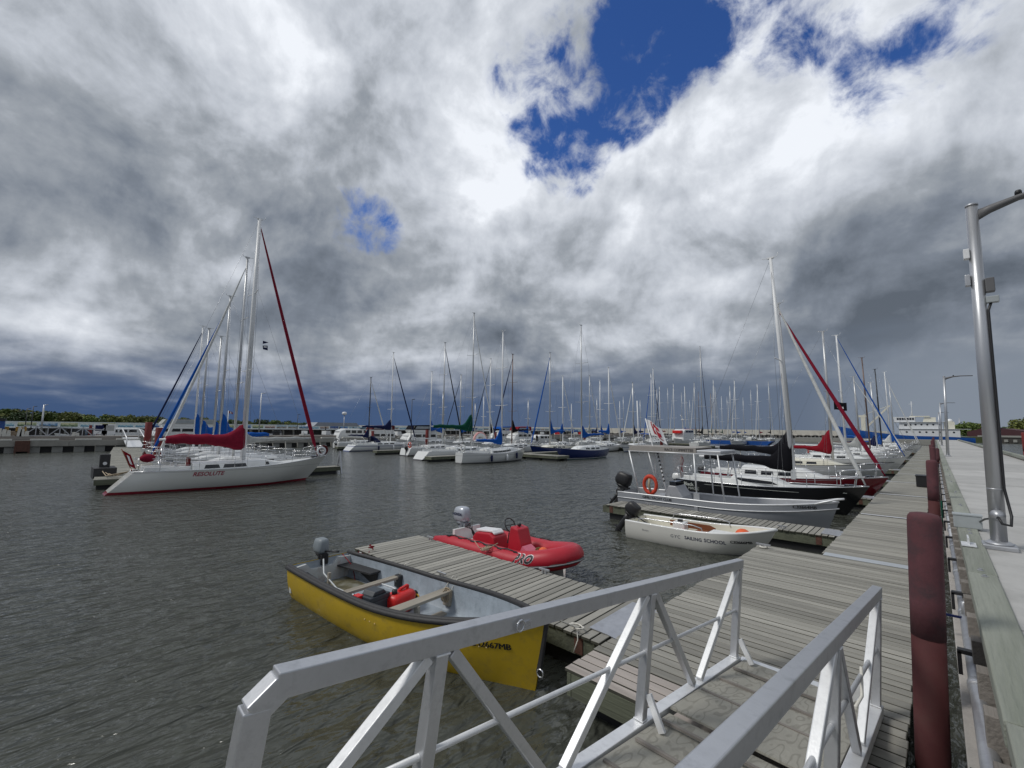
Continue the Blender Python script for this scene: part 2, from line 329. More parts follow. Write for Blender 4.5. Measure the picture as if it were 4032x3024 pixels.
# ------------------------------------------------------------------ hulls
def ss(a, b, x):
    t = max(0.0, min(1.0, (x-a)/(b-a))); return t*t*(3-2*t)
class Hull:
    def __init__(s, Ln, B, z0, zm, z1, draft=.35, tmax=.42, tr=.7, bow=.8, stern=0.0, fine=2.2, n=18, m=8, box=.7):
        s.L, s.B, s.n, s.m = Ln, B, n, m; s.G = []
        for i in range(n+1):
            t = i/n; x = -Ln/2+Ln*t
            hb = B/2*(tr+(1-tr)*math.sin(PI/2*min(1, t/tmax))) if t < tmax else B/2*(1-((t-tmax)/(1-tmax))**fine)
            hb = max(hb, .015)
            zs = zm+(z0-zm)*((tmax-t)/tmax)**2 if t < tmax else zm+(z1-zm)*((t-tmax)/(1-tmax))**1.7
            zk = -draft; e = box+(1.25-box)*ss(.55, 1, t); row = []
            for j in range(m+1):
                a = j/m; y = hb*math.cos(a*PI/2)**e; z = zs+(zk-zs)*math.sin(a*PI/2)**.9
                fr = (zs-z)/(zs-zk)
                xx = x-bow*ss(.5, 1, t)*fr**1.1+stern*(1-ss(0, .35, t))*fr
                row.append(Vector((xx, y, z)))
            s.G.append(row)
    def sheer(s, side=1, dz=0.0, inset=0.0):
        return [Vector((g[0].x, side*max(0, g[0].y-inset), g[0].z+dz)) for g in s.G]
    def hb(s, x):
        t = (x+s.L/2)/s.L*s.n; i = max(0, min(s.n-1, int(t))); f = max(0.0, min(1.0, t-i)); return s.G[i][0].y*(1-f)+s.G[i+1][0].y*f
    def zs(s, x):
        t = (x+s.L/2)/s.L*s.n; i = max(0, min(s.n-1, int(t))); f = max(0.0, min(1.0, t-i)); return s.G[i][0].z*(1-f)+s.G[i+1][0].z*f
    def mb(s):
        M_ = MB()
        for sd_ in (1, -1):
            M_.loft([[Vector((p.x, p.y*sd_, p.z)) for p in g] for g in s.G], closed=False, cap=False)
        g = s.G[0]; M_.add([Vector((p.x, p.y, p.z)) for p in g]+[Vector((p.x, -p.y, p.z)) for p in reversed(g)], [tuple(range(2*len(g)))])
        return M_
    def bvh(s):
        M_ = s.mb(); return BVHTree.FromPolygons([Vector(v) for v in M_.v], [f for f in M_.f])
    def surf(s, bv, x, z, side=-1, off=.006):
        hit = bv.ray_cast(Vector((x, side*6, z)), Vector((0, -side, 0)))
        y = hit[0].y if hit[0] else side*s.B/2
        return Vector((x, y+side*off, z))
    def deck(s, inset=.03, dz=-.04, camber=.05, t0=0, t1=None):
        M_ = MB(); rows = []
        for g in s.G[t0:t1]:
            hb = max(0.005, g[0].y-inset); x = g[0].x; z = g[0].z+dz
            rows.append([Vector((x, -hb, z)), Vector((x, -hb*.5, z+camber*.75*hb/(s.B/2))), Vector((x, 0, z+camber*hb/(s.B/2))), Vector((x, hb*.5, z+camber*.75*hb/(s.B/2))), Vector((x, hb, z))])
        return M_.loft(rows, closed=False, cap=False)
def cabin_mb(H, x0, x1, w, h, z_off=-.05, front=.35, n=10, round_=.8, wf=.55):
    """trunk cabin from x0 (aft) to x1 (fore): returns mesh builder and side function"""
    def prof(x):
        f = (x-x0)/(x1-x0); hh = h*(1-ss(1-front, 1, f)*.93)*(1-.10*f); ww = min(w*(1-(1-wf)*f**1.6), max(.1, H.hb(x)-.18)); return ww, hh, H.zs(x)+z_off
    M_ = MB(); rings = []
    for i in range(n+1):
        x = x0+(x1-x0)*i/n; ww, hh, z = prof(x)
        rings.append([Vector((x, -ww, z)), Vector((x, -ww*.93, z+hh*.72)), Vector((x, -ww*.82, z+hh*.93)), Vector((x, -ww*.4, z+hh*1.06)), Vector((x, ww*.4, z+hh*1.06)),
                      Vector((x, ww*.82, z+hh*.93)), Vector((x, ww*.93, z+hh*.72)), Vector((x, ww, z))])
    M_.loft(rings, True, True, False)
    def side(x, f, sd_, off=.008):
        ww, hh, z = prof(x); return Vector((x, sd_*(ww*(1-.07*f/.72)+off), z+hh*f))
    return M_, side, prof
def cabin_window(side, xa, xb, fa, fb, sd_, slant=.0, n=4):
    M_ = MB(); lo = []; hi = []
    for i in range(n+1):
        f = i/n; x = xa+(xb-xa)*f
        a = side(x, fa, sd_); b_ = side(x-slant*(1 if f > .5 else -1)*abs(f-.5)*2, fb, sd_); lo.append(a); hi.append(b_)
    inn = lambda p: p+Vector((0, -sd_*.03, 0))
    ring = lo+hi[::-1]; V = ring+[inn(p) for p in ring]; k = len(ring)
    fs = [(i, i+1, k-2-i, k-1-i) for i in range(n)]+[(i, (i+1) % k, k+(i+1) % k, k+i) for i in range(k)]
    return M_.add(V, fs)
def droop_cover(p_aft, p_fore, r=.14, rise=.95, aft_r=.08, seed=0, drop=.25):
    """sail stowed on a boom under canvas, climbing the mast at its fore end (p_fore)"""
    M_ = MB(); rings = []; n = 18; a = Vector(p_aft); b_ = Vector(p_fore); d = (b_-a); L_ = d.length; d.normalize(); sd_ = Vector((-d.y, d.x, 0)).normalized()
    for i in range(n+1):
        f = i/n; p = a+d*L_*f; k = ss(.72, 1.0, f); wob = .02*math.sin(f*23+seed)+.014*math.sin(f*41+seed*2)
        hw = (aft_r+(r-aft_r)*ss(0, .12, f))*(1+wob*3)*(1-.35*k); top = aft_r*.9+(r-aft_r)*.9*ss(0, .15, f)+rise*k**1.35+wob; bot = -(aft_r+.4*r*f)-drop*ss(.5, 1, f)+wob
        ring = []
        for q in range(10):
            an = 2*PI*q/10; cz = math.sin(an); z = (top if cz > 0 else -bot)*cz
            ring.append(p+sd_*hw*math.cos(an)*(1-.45*max(0, cz)*k)+Vector((0, 0, z))+d*(0 if f < 1 else .06))
        rings.append(ring)
    return M_.loft(rings, True, True, True)
def ring_buoy(parent, c, m, R_=.27, ax='x', name='ring_buoy'):
    mb = MB().torus(c, R_, .065, ax); o = mb.build(name, m, parent)
    for k in range(4):
        a = PI/4+k*PI/2; p, q = R_*math.cos(a), R_*math.sin(a)
        cc = Vector(c)+{'x': Vector((0, p, q)), 'y': Vector((p, 0, q)), 'z': Vector((p, q, 0))}[ax]
        MB().box(cc, (.15, .15, .15)).build('band', COVER['grey'], o) if False else None
    return o
OUTB = {}
def outboard(parent, loc, s=1.0, cowl=BLACK, leg=BLACK, rz=0.0, tilt=0.0, tiller=False, text=None, name='outboard_motor', label=None):
    """outboard on a transom; faces -x aft"""
    e = bpy.data.objects.new(name, None); COL.objects.link(e); e.parent = parent; e.location = loc; e.rotation_euler = (0, tilt, rz); e.scale = (s, s, s)
    if label: e['label'] = label
    rings = []
    for z, a, b_, c in [(0.0, .20, .13, 0), (.05, .24, .155, 0), (.14, .255, .165, -.01), (.29, .23, .15, 0), (.36, .20, .13, .01), (.385, .13, .09, .02)]:
        rings.append([Vector((c-.08+a*math.copysign(abs(math.cos(2*PI*k/14))**.6, math.cos(2*PI*k/14)), b_*math.copysign(abs(math.sin(2*PI*k/14))**.6, math.sin(2*PI*k/14)), z)) for k in range(14)])
    MB().loft(rings).build('cowling', cowl, e)
    MB().loft([[Vector((-.08+a*math.cos(2*PI*k/12), b_*math.sin(2*PI*k/12), z)) for k in range(12)] for z, a, b_ in [(-.10, .12, .09), (-.06, .19, .125), (.0, .205, .135)]]).build('lower_cowl', leg, e)
    mb = MB(); mb.loft([[Vector((-.10+a*math.cos(2*PI*k/8), b_*math.sin(2*PI*k/8), z)) for k in range(8)] for z, a, b_ in [(-1.0, .07, .025), (-.75, .10, .04), (-.3, .09, .05), (-.08, .11, .07)]])
    mb.box((-.14, 0, -.72), (.30, .16, .012)); mb.build('leg', leg, e)
    MB().box((.09, 0, -.16), (.14, .20, .28)).box((.02, 0, -.10), (.08, .24, .10)).build('clamp', leg, e)
    if tiller: MB().tube([(.1, 0, .05), (.45, .02, .10), (.78, .04, .15)], [.025, .022, .028], 8).build('tiller', leg, e)
    return e
# ------------------------------------------------------------------ generic sailboat
LOWDET = 0
def sailboat(name, label, loc, rz, Ln=8.5, B=2.8, mast_h=11.5, hull=None, deck=WHITE, cover='blue', furl='white', mast=None, rake=0.0, z0=.85, zm=.80, z1=1.15,
             bow=.9, stern=0.0, tr=.68, mast_t=.60, boom_l=None, det=1, cab=(.30, .76), cab_h=.42, wins=3, boom_z=None, dodger=None, ob=None, fore_t=.985, hcolor=None,
             jib=True, buoy=None, bimini=None, furl_top=.96, group='sailboats moored in the harbour', cover_rise=.95, cabc=None, text=None, lean=0.0, boom_r=.14, furl_r=.065, mast_r=None, cat='sailboat'):
    e = thing(name, label, cat, loc, rz, group)
    H = Hull(Ln, B, z0, zm, z1, .3, .42, tr, bow, stern)
    H.mb().build('hull', hull, e)
    H.deck().build('deck', deck, e)
    rail = MB()
    for s_ in (-1, 1): rail.tube(H.sheer(s_, .012, .01), .022 if det else .03, 5)
    rail.build('toe_rail', STEEL if det and deck is not CREAM else BLACK, e)
    X = lambda t: -Ln/2+Ln*t
    cm, side, prof = cabin_mb(H, X(cab[0]), X(cab[1]), B*.32, cab_h)
    cb = cm.build('cabin', cabc or deck, e, bevel=.025 if det > 1 else 0)
    for s_ in (-1, 1):
        for i in range(wins):
            a = X(cab[0])+Ln*(.02+.095*i*3/max(wins, 1)); b_ = a+Ln*(.07 if wins > 2 else .10)
            if b_ > X(cab[1])-Ln*.10: break
            cabin_window(side, a, b_, .25, .62, s_, .02).build('window', GLASS, cb)
    # cockpit
    xc0, xc1 = X(.04), X(cab[0]); zc_ = H.zs(X(.2))
    wd = min(H.hb(X(.08)), B*.36)*.62
    mb = MB().box(((xc0+xc1)/2, 0, zc_-.01), (xc1-xc0-.3, wd*1.3, .03)); mb.build('cockpit_floor', COVER['grey'] if det else CREAM, e)
    for s_ in (-1, 1): MB().box(((xc0+xc1)/2, s_*wd, zc_+.07), (xc1-xc0, .16, .22), rz=0).build('coaming', deck, e, bevel=.03 if det > 1 else 0)
    # rig
    xm = X(mast_t); zb = H.zs(xm)+cab_h*.7; top = Vector((xm-rake, lean, mast_h)); foot = Vector((xm, 0, zb)); mm = mast or SPAR
    r0 = mast_r or (.085 if det else .10); furl_r *= .8
    mo = MB().tube([foot, foot*.4+top*.6, top], [r0, r0*.94, r0*.72], 8).build('mast', mm, e)
    mh = MB().tube([top, top+Vector((-.35, 0, .06))], .014, 5).tube([top, top+Vector((.25, 0, .05)), top+Vector((.3, 0, .22))], .012, 5).box(top+Vector((0, 0, .02)), (.26, .10, .07)); mh.build('masthead', mm, mo)
    def mp(f): return foot.lerp(top, f)
    for f in ((.52,) if mast_h < 13 else (.36, .68)):
        q = mp(f); w_ = B*.30
        MB().tube([q+Vector((-.08, -w_, .05)), q, q+Vector((-.08, w_, .05))], .022 if det else .03, 5).build('spreader', mm, mo)
    sr = MB(); wr = .006 if det > 1 else .007
    for s_ in (-1, 1):
        ch = Vector((xm-.15, s_*(H.hb(xm)-.08), H.zs(xm)))
        sp = mp(.52 if mast_h < 13 else .68)+Vector((-.08, s_*B*.30, .05))
        sr.tube([ch, sp, mp(.97)], wr, 4); sr.tube([ch+Vector((-.25, 0, 0)), mp(.5)], wr, 4)
    sr.tube([Vector((X(.01), 0, H.zs(X(.01)))), top], wr, 4)
    sr.build('standing_rigging', WIRE, e)
    ft = Vector((X(fore_t), 0, H.zs(X(fore_t))+.06)); fh = mp(furl_top)
    if jib and furl:
        P_ = [ft, ft.lerp(fh, .03)]+[ft.lerp(fh, f)+Vector((0, 0, -.10*math.sin(PI*f))) for f in (.06, .15, .3, .45, .6, .75, .88, .96, 1)]
        R_ = [.03, .03, furl_r*1.0, furl_r*1.15, furl_r*1.05, furl_r, furl_r*.9, furl_r*.75, furl_r*.55, furl_r*.35, .012]
        MB().tube(P_, R_, 7).build('furled_jib', COVER[furl] if furl in COVER else furl, e)
    else: MB().tube([ft, fh], wr, 4).build('forestay', WIRE, e)
    bl = boom_l or Ln*.36; zbo = boom_z or H.zs(xm)+cab_h+.62
    ba = Vector((xm-bl, 0, zbo+.05)); bf = Vector((xm-.1, 0, zbo))
    bo = MB().tube([ba+Vector((-.25, 0, 0)), bf], .055, 8).build('boom', mm, e)
    if cover: droop_cover(ba, bf+Vector((.04, 0, 0)), boom_r, cover_rise, boom_r*.6, len(label)).build('sail_cover', COVER[cover], e)
    MB().tube([Vector((xm-bl*.7, 0, zbo-.05)), Vector((xm-bl*.72, 0, H.zs(xm)+.3))], .018, 4).build('mainsheet', ROPE, e)
    # rails
    st = MB(); hs = .58
    for s_ in (-1, 1):
        top_l = []; mid_l = []
        for t in (.10, .26, .42, .58, .74, .87):
            x = X(t); b0 = Vector((x, s_*(H.hb(x)-.07), H.zs(x))); st.tube([b0, b0+Vector((0, 0, hs))], .013 if det else .018, 5)
            top_l.append(b0+Vector((0, 0, hs))); mid_l.append(b0+Vector((0, 0, hs*.5)))
        if det: MB().tube(top_l, .006, 4).tube(mid_l, .005, 4).build('lifeline', WIRE, e)
    st.build('stanchions', STEEL, e)
    pu = MB(); xb = X(.985); zt = H.zs(xb)+.62
    for z_, k in ((.62, 1), (.33, .9)):
        a = X(.87); pu.tube([Vector((a, -H.hb(a)+.06, H.zs(a)+z_)), Vector((X(.94), -H.hb(X(.94))*.95, H.zs(xb)+z_)), Vector((xb+.12*k, 0, H.zs(xb)+z_)), Vector((X(.94), H.hb(X(.94))*.95, H.zs(xb)+z_)), Vector((a, H.hb(a)-.06, H.zs(a)+z_))], .015, 6)
    for s_ in (-1, 1): pu.tube([Vector((X(.94), s_*H.hb(X(.94))*.9, H.zs(X(.94)))), Vector((X(.955), s_*H.hb(X(.94))*.9, H.zs(xb)+.62))], .015, 6)
    pu.build('pulpit', STEEL, e)
    pp = MB()
    for z_ in (.6, .32): pp.tube([Vector((X(.12), -H.hb(X(.1))+.06, H.zs(X(.1))+z_)), Vector((X(.015), -H.hb(X(.02))+.1, H.zs(X(0))+z_)), Vector((X(.005), 0, H.zs(X(0))+z_)), Vector((X(.015), H.hb(X(.02))-.1, H.zs(X(0))+z_)), Vector((X(.12), H.hb(X(.1))-.06, H.zs(X(.1))+z_))], .015, 6)
    for s_ in (-1, 1): pp.tube([Vector((X(.02), s_*(H.hb(X(.02))-.1), H.zs(X(0)))), Vector((X(.015), s_*(H.hb(X(.02))-.1), H.zs(X(0))+.6))], .015, 6)
    pp.build('stern_rail', STEEL, e)
    MB().box((X(.92), 0, H.zs(X(.92))+.03), (.35, .3, .1)).build('hatch', GLASS, e)
    for s_ in (-1, 1): MB().lathe([(.07, 0), (.06, .05), (.055, .12), (.07, .14)], (X(cab[0]-.07), s_*wd, zc_+.18), 10).build('winch', STEEL, e)
    if det == 1:
        for q_ in (.30, .52, .70):
            xx = X(q_); yy_ = -(H.hb(xx)+.10); MB().lathe([(.02, -.30), (.09, -.24), (.105, 0), (.09, .24), (.03, .30)], (xx, yy_, H.zs(xx)-.42), 10).tube([(xx, yy_, H.zs(xx)-.12), (xx, yy_+.08, H.zs(xx)+.05)], .012, 4).build('fender', SPARW if hash1(len(label)+q_) > .3 else COVER['navy'], e)
    if dodger:
        a = X(cab[0]-.03); w_ = B*.27; rings = []
        for f in range(6):
            x = a+Ln*.10*f/5; h_ = .85*math.cos(f/5*PI/2*.85)+.05
            rings.append([Vector((x, w_*math.cos(PI*k/8), H.zs(x)+.3+h_*math.sin(PI*k/8)**.7)) for k in range(9)])
        MB().loft(rings, False, False).build('dodger', COVER[dodger], e)
    if bimini:
        a = X(.06); w_ = B*.34; z_ = H.zs(a)+1.9; rings = []
        for f in range(4):
            x = a+Ln*.17*f/3; rings.append([Vector((x, w_*k/3, z_-.10*(k/3)**2-.05*(f-1.5)**2)) for k in range(-3, 4)])
        MB().loft(rings, False, False).build('bimini', COVER[bimini], e)
        fr = MB()
        for x in (a+.1, a+Ln*.17-.1):
            fr.tube([(x, -w_, H.zs(a)), (x, -w_, z_-.1), (x, w_, z_-.1), (x, w_, H.zs(a))], .014, 5)
        fr.build('bimini_frame', STEEL, e)
    if ob: outboard(e, (X(0)-.12, -B*.12, z0*.9), .8, WHITE if ob == 'white' else BLACK)
    if buoy: ring_buoy(e, (X(.02), -H.hb(X(.02))*.5, H.zs(X(0))+.38), COVER[buoy] if buoy in COVER else mat('orange_ring', (.62, .10, .03), .6), .27, 'x')
    if text:
        bv = H.bvh(); s_, sz, x, z, m_, sh = text
        lettering(s_, sz, lambda u, v: H.surf(bv, x+u, z+v), m_, e, sh, .004)
    return e, H
HW = hull_mat('hull_white', (.70, .71, .70), (.03, .03, .04), (.05, .03, .03))
HWB = hull_mat('hull_white_blue', (.70, .71, .71), (.02, .05, .22), (.02, .03, .10), stripe=(.02, .04, .18), z_str=.62, str_w=.06)
HWR = hull_mat('hull_white_red', (.60, .60, .565), (.26, .02, .035), (.22, .015, .02), .12, .12, (.20, .19, .19), .93, .012)
HWG = hull_mat('hull_white_grey', (.62, .63, .62), (.2, .2, .2), (.05, .05, .06), stripe=(.30, .30, .31), z_str=.70, str_w=.03)
HBK = hull_mat('hull_black', (.007, .008, .011), (.007, .008, .011), (.01, .01, .012), rough=.3)
HNB = hull_mat('hull_navy', (.008, .022, .115), (.70, .72, .72), (.02, .16, .18), .13, .08)
HMR = hull_mat('hull_maroon', (.13, .008, .016), (.10, .006, .012), (.09, .006, .01))
HTN = hull_mat('hull_tan', (.30, .28, .22), (.05, .04, .04), (.05, .03, .03))
HCB = hull_mat('hull_cream', (.62, .60, .52), (.03, .06, .2), (.04, .05, .09))
HGR = hull_mat('hull_pale_grey', (.47, .485, .49), (.10, .02, .03), (.08, .02, .025), .13, .06, (.25, .25, .26), .86, .02)
# ------------------------------------------------------------------ water
def water():
    M = bpy.data.materials.new('harbour_water'); M.use_nodes = True; t = M.node_tree; n = t.nodes; l = t.links; p = n['Principled BSDF']
    p.inputs['Base Color'].default_value = (.064, .068, .057, 1); p.inputs['Roughness'].default_value = .14; p.inputs['IOR'].default_value = 1.33
    g = n.new('ShaderNodeTexCoord')
    def nz(rot, sc, scale, detail, rough=.5, dist=.0):
        mp = n.new('ShaderNodeMapping'); l.new(g.outputs['Object'], mp.inputs[0]); mp.inputs['Rotation'].default_value = (0, 0, rot); mp.inputs['Scale'].default_value = sc
        q = n.new('ShaderNodeTexNoise'); l.new(mp.outputs[0], q.inputs[0]); q.inputs['Scale'].default_value = scale; q.inputs['Detail'].default_value = detail; q.inputs['Roughness'].default_value = rough; q.inputs['Distortion'].default_value = dist
        return q.outputs[0]
    def ma(op, a, b_, c=None):
        q = n.new('ShaderNodeMath'); q.operation = op
        for i, s in enumerate((a, b_, c)):
            if s is None: continue
            if isinstance(s, (int, float)): q.inputs[i].default_value = s
            else: l.new(s, q.inputs[i])
        return q.outputs[0]
    a = nz(.55, (1, .42, 1), 4.2, 2, .5, .5); b_ = nz(.95, (1, .5, 1), 11.0, 2, .5, .3); c = nz(.2, (1, .6, 1), 1.3, 2, .5); patch = nz(0, (1, 1, 1), .12, 3, .6)
    amp = ma('MULTIPLY_ADD', patch, 1.1, .35)
    hgt = ma('MULTIPLY', ma('ADD', ma('MULTIPLY', a, .75), ma('ADD', ma('MULTIPLY', b_, .17), ma('MULTIPLY', c, .95))), amp)
    bp = n.new('ShaderNodeBump'); bp.inputs['Strength'].default_value = 1.0; bp.inputs['Distance'].default_value = .24; l.new(hgt, bp.inputs['Height']); l.new(bp.outputs[0], p.inputs['Normal'])
    mb = MB(); S = 3000; mb.add([(-S, -S, 0), (S, -S, 0), (S, S, 0), (-S, S, 0)], [(0, 1, 2, 3)])
    o = struct(mb, 'water', M); return o
water()
# ------------------------------------------------------------------ floating docks
PLK = {}
def plank_mesh(Ln, m, w=.126, h=.036):
    k = (round(Ln, 2), m.name, w)
    if k not in PLK:
        b = .005; x, y, z = Ln/2, w/2, h/2; V = []
        for zz, i in ((-z, 0), (z-b, 0), (z, b)):
            V += [(-x+i, -y+i, zz), (x-i, -y+i, zz), (x-i, y-i, zz), (-x+i, y-i, zz)]
        Fc = [(3, 2, 1, 0), (8, 9, 10, 11)]+[(r*4+j, r*4+(j+1) % 4, (r+1)*4+(j+1) % 4, (r+1)*4+j) for r in (0, 1) for j in range(4)]
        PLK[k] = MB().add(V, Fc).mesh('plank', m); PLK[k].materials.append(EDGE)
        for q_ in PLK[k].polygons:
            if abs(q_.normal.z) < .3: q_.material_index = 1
    return PLK[k]
DZ = .5
def dock_section(name, label, cat, origin, rz, length, width, group, individual=True, m=DECKW, skirt=True, pitch=.147, new_at=0, across_jit=.012):
    """deck runs along local y from 0 to length, planks along local x centred on 0"""
    e = thing(name, label, cat, origin, rz, group); n = int(length/pitch)
    z = DZ-.018
    if individual:
        for i in range(n):
            mm = DECKP if i < new_at else m
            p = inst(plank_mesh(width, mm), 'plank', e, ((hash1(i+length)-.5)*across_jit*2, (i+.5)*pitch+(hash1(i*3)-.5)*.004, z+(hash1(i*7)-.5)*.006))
            p.rotation_euler = ((hash1(i*5)-.5)*.02, 0, (hash1(i*11)-.5)*.004)
            if hash1(i*13) > .5: p.rotation_euler.z += PI
    else:
        mb = MB()
        for i in range(n): mb.box(((hash1(i)-.5)*across_jit*2, (i+.5)*pitch, z+(hash1(i*7)-.5)*.008), (width, .126, .036))
        mb.build('planks', DECKS, e, kind='stuff')
    for s in (-1, 1):
        MB().box((s*(width/2-.06), length/2, DZ-.036-.125), (.05, length, .24)).build('side_beam', FASCIA, e)
    for y in (.03, length-.03): MB().box((0, y, DZ-.036-.125), (width-.18, .05, .24)).build('end_beam', FASCIA, e)
    for s in (-1, 1):
        fm = MB(); k = max(1, int(length/2.2))
        for i in range(k): fm.box((s*(width/2-.38), (i+.5)*length/k, .02), (.5, length/k-.45, .42))
        fm.build('float', FLOATM, e)
    return e
G1 = 'floating dock sections along the pier'
XR = -.34
sec = [(4.30, 12.08, 3.25+XR), ]
wd0 = 3.22+XR
dock_section('dock_section', 'widest weathered plank dock section, at the foot of the aluminium gangway', 'dock', ((-3.22+XR)/2, 4.30, 0), 0, 7.80, wd0, G1, True, new_at=4)
y = 12.20; ords = ['second', 'third', 'fourth', 'fifth', 'sixth', 'seventh', 'eighth', 'ninth', 'tenth', 'eleventh', 'twelfth', 'thirteenth', 'fourteenth', 'fifteenth', 'sixteenth', 'seventeenth', 'eighteenth']
for i, q in enumerate(ords[:17]):
    e = dock_section('dock_section', q+' plank dock section counted away from the gangway, beside the pier', 'dock', ((-2.0+XR)/2, y+.06, 0), 0, 6.72, 2.0+XR, G1, i < 3)
    e['label'] = {0: 'narrow plank dock section behind the grey steel strip, beside the second red pile', 1: 'plank dock section reaching the bow of the black sailboat', 2: 'plank dock section level with the maroon hulled sailboat'}.get(i, e['label'])
    st = MB().box((0, -.06, DZ+.008), (2.0+XR-.1, .30 if i == 0 else .16, .008)); st.build('joint_strip', ALUB if i else mat('grey_strip_paint', (.40, .43, .46), .6, var=.06), e)
    y += 6.85
# fingers beside it
def finger(origin, ang, length, width, label, ind=True, plate=True, cleats=(), gusset=True):
    """runs away from the pier: local y points out (world -x)"""
    e = dock_section('finger_dock', label, 'dock', origin, PI/2+ang, length, width, 'finger docks reaching out from the main dock', ind)
    if plate: MB().prism([(-.42, -.05), (.05, 0.012), (.32, .018), (.32, .010), (.05, .0), (-.42, -.062)], -width*.36, width*.36, 'yz').build('hinge_plate', GALV, e, loc=(0, 0, DZ+.004))
    for s in (-1, 1):
        MB().box((s*(width/2-.028), .35, DZ-.15), (.014, .13, .22)).box((s*(width/2-.028), length-.35, DZ-.15), (.014, .13, .22)).build('corner_bracket', RUST, e)
    for (x, yy) in cleats:
        c = MB(); c.bar((x-.0, yy-.12, DZ+.075), (x, yy+.12, DZ+.075), .035, .03).box((x, yy-.035, DZ+.035), (.03, .03, .07)).box((x, yy+.035, DZ+.035), (.03, .03, .07)); c.build('cleat', GALV, e)
    return e
f1a = math.atan2(-.0, 1)
finger((-3.26, 5.95, 0), math.radians(.9), 6.35, 1.72, 'plank finger dock between the yellow skiff and the red inflatable', True, cleats=((-.75, 1.75), (-.72, 3.4), (.76, 5.7), (.76, 2.2)))
finger((-2.05, 14.90, 0), math.radians(.8), 6.9, 1.15, 'narrow plank finger dock between the white sailing school boat and the aluminium race boat', True, cleats=((-.45, 1.2), (.45, 5.6)))
for yy, lb in [(24.1, 'plank finger dock hidden between the black sailboat and the maroon sailboat'), (33.0, 'plank finger dock just before the pale grey sloop with the pirate flag'), (43.5, 'plank finger dock before the white sloop with the blue furled jib'), (61.5, 'far plank finger dock near the brown masted sailboat'), (85.5, 'farthest plank finger dock seen between white bows')]:
    finger((-2.05, yy, 0), 0, 7.2, 1.1, lb, False)
# cleat with rope at the corner of the wide section
c = thing('dock_cleat', 'galvanized mooring cleat on the far outer corner of the wide dock section', 'cleat', (-3.05, 11.75, DZ))
MB().bar((-.15, 0, .08), (.15, 0, .08), .04, .035).box((-.05, 0, .035), (.03, .05, .07)).box((.05, 0, .035), (.03, .05, .07)).build('horn', GALV, c)
MB().torus((0, 0, .03), .07, .02, 'z').build('rope_coil', ROPE, c)
# ------------------------------------------------------------------ pier
PX0, PX1, PY0, PY1 = .44, 4.35, -6.0, 168.0
PZ = 1.5
pier = struct(MB().box(((PX0+PX1)/2, (PY0+PY1)/2, PZ-.19), (PX1-PX0-.02, PY1-PY0, .20)), 'pier_deck', CONCD)
yy = PY0; k = 0
SLAB = MB().box((0, 0, 0), (PX1-PX0-.004, 3.97, .09)).mesh('slab', CONC)
while yy < PY1-4:
    inst(SLAB, 'slab', pier, ((PX0+PX1)/2, yy+2, PZ-.045+(hash1(k)-.5)*.006)); yy += 4.0; k += 1

struct(MB().box(((.22+4.5)/2, (PY0+PY1)/2, .45), (4.5-.24, PY1-PY0, 1.48)), 'pier_wall', CONCD)
struct(MB().box((-14, 172, .72), (38, 8, 1.4)), 'pier_head', CONCD)
# left curb beams, with end joints and bolts
bt = None
cb = thing('curb_timber_row', 'mossy green flat timber curb along the left edge of the concrete pier', 'curb', (0, 0, 0))
yy = -3.0; k = 0; big = MB()
while yy < 150:
    ln = 3.1 if k % 2 else 3.9
    if yy > 48: big.box((.315, yy+ln/2, PZ-.05), (.25, ln-.02, .16))
    else:
        b_ = MB().box((0, 0, 0), (.25, ln-.016, .16)).build('beam', TIMB, cb, (.315+(hash1(k)-.5)*.012, yy+ln/2, PZ-.045+(hash1(k*3)-.5)*.012), bevel=.012)
        for q in (-1, 1):
            MB().lathe([(.032, .08), (.032, .086), (.018, .088), (.018, .104), (.0, .105)], ((hash1(k+q)-.5)*.05, q*(ln/2-.16), 0), 6, False).build('bolt', GALV, b_)
    yy += ln; k += 1
big.build('far_beams', TIMB, cb, kind='stuff')
# timber blocks under the curb, face of the pier
bl = thing('fender_block_row', 'short upright grey timber blocks under the left pier curb', 'timbers', (0, 0, 0))
far = MB()
for i in range(110):
    yb = -2+i*.72
    if i < 36: MB().box((0, 0, 0), (.10, .16, .42)).build('block', TIMG, bl, (.175, yb, PZ-.34), bevel=.006)
    else: far.box((.175, yb, PZ-.34), (.10, .16, .42))
far.build('far_blocks', TIMG, bl, kind='stuff')
lg = thing('ledge_beam', 'pale flat beam running low along the pier face above the water', 'beam', (0, 0, 0))
yy = -2.0
for i in range(17):
    MB().box((.085, yy+3.0, .86), (.12, 5.97, .10)).build('beam', LEDGE, lg, bevel=.008); yy += 6
pp = thing('service_pipe', 'long galvanized service pipe clamped along the side of the pier', 'pipe', (0, 0, 0))
MB().tube([(.13, -2, 1.12), (.13, 12.6, 1.12)], .052, 14).tube([(.13, 12.6, 1.12), (.13, 140, 1.12)], .045, 8).build('pipe', GALV, pp)
for i in range(40):
    yc = 3.9+i*2.06
    k = MB().box((.13, yc, 1.22), (.20, .07, .035)).box((.04, yc, 1.12), (.03, .07, .20)).box((.21, yc, 1.12), (.03, .07, .20)); k.build('clamp', BLACK, pp)
    if i < 12: MB().tube([(.13, yc-.55, 1.12), (.13, yc-.42, 1.12)], .062, 14).build('coupling', GALV, pp)
cv = thing('pipe_valve', 'small blue handled valve on the galvanized service pipe', 'valve', (.09, 7.35, 1.15)); MB().box((-.08, -.1, 0), (.20, .03, .02)).build('handle', COVER['navy'], cv); MB().tube([(.03, 0, -.03), (.03, 0, .14), (.10, .02, .16)], .025, 8).build('stem', GALV, cv)
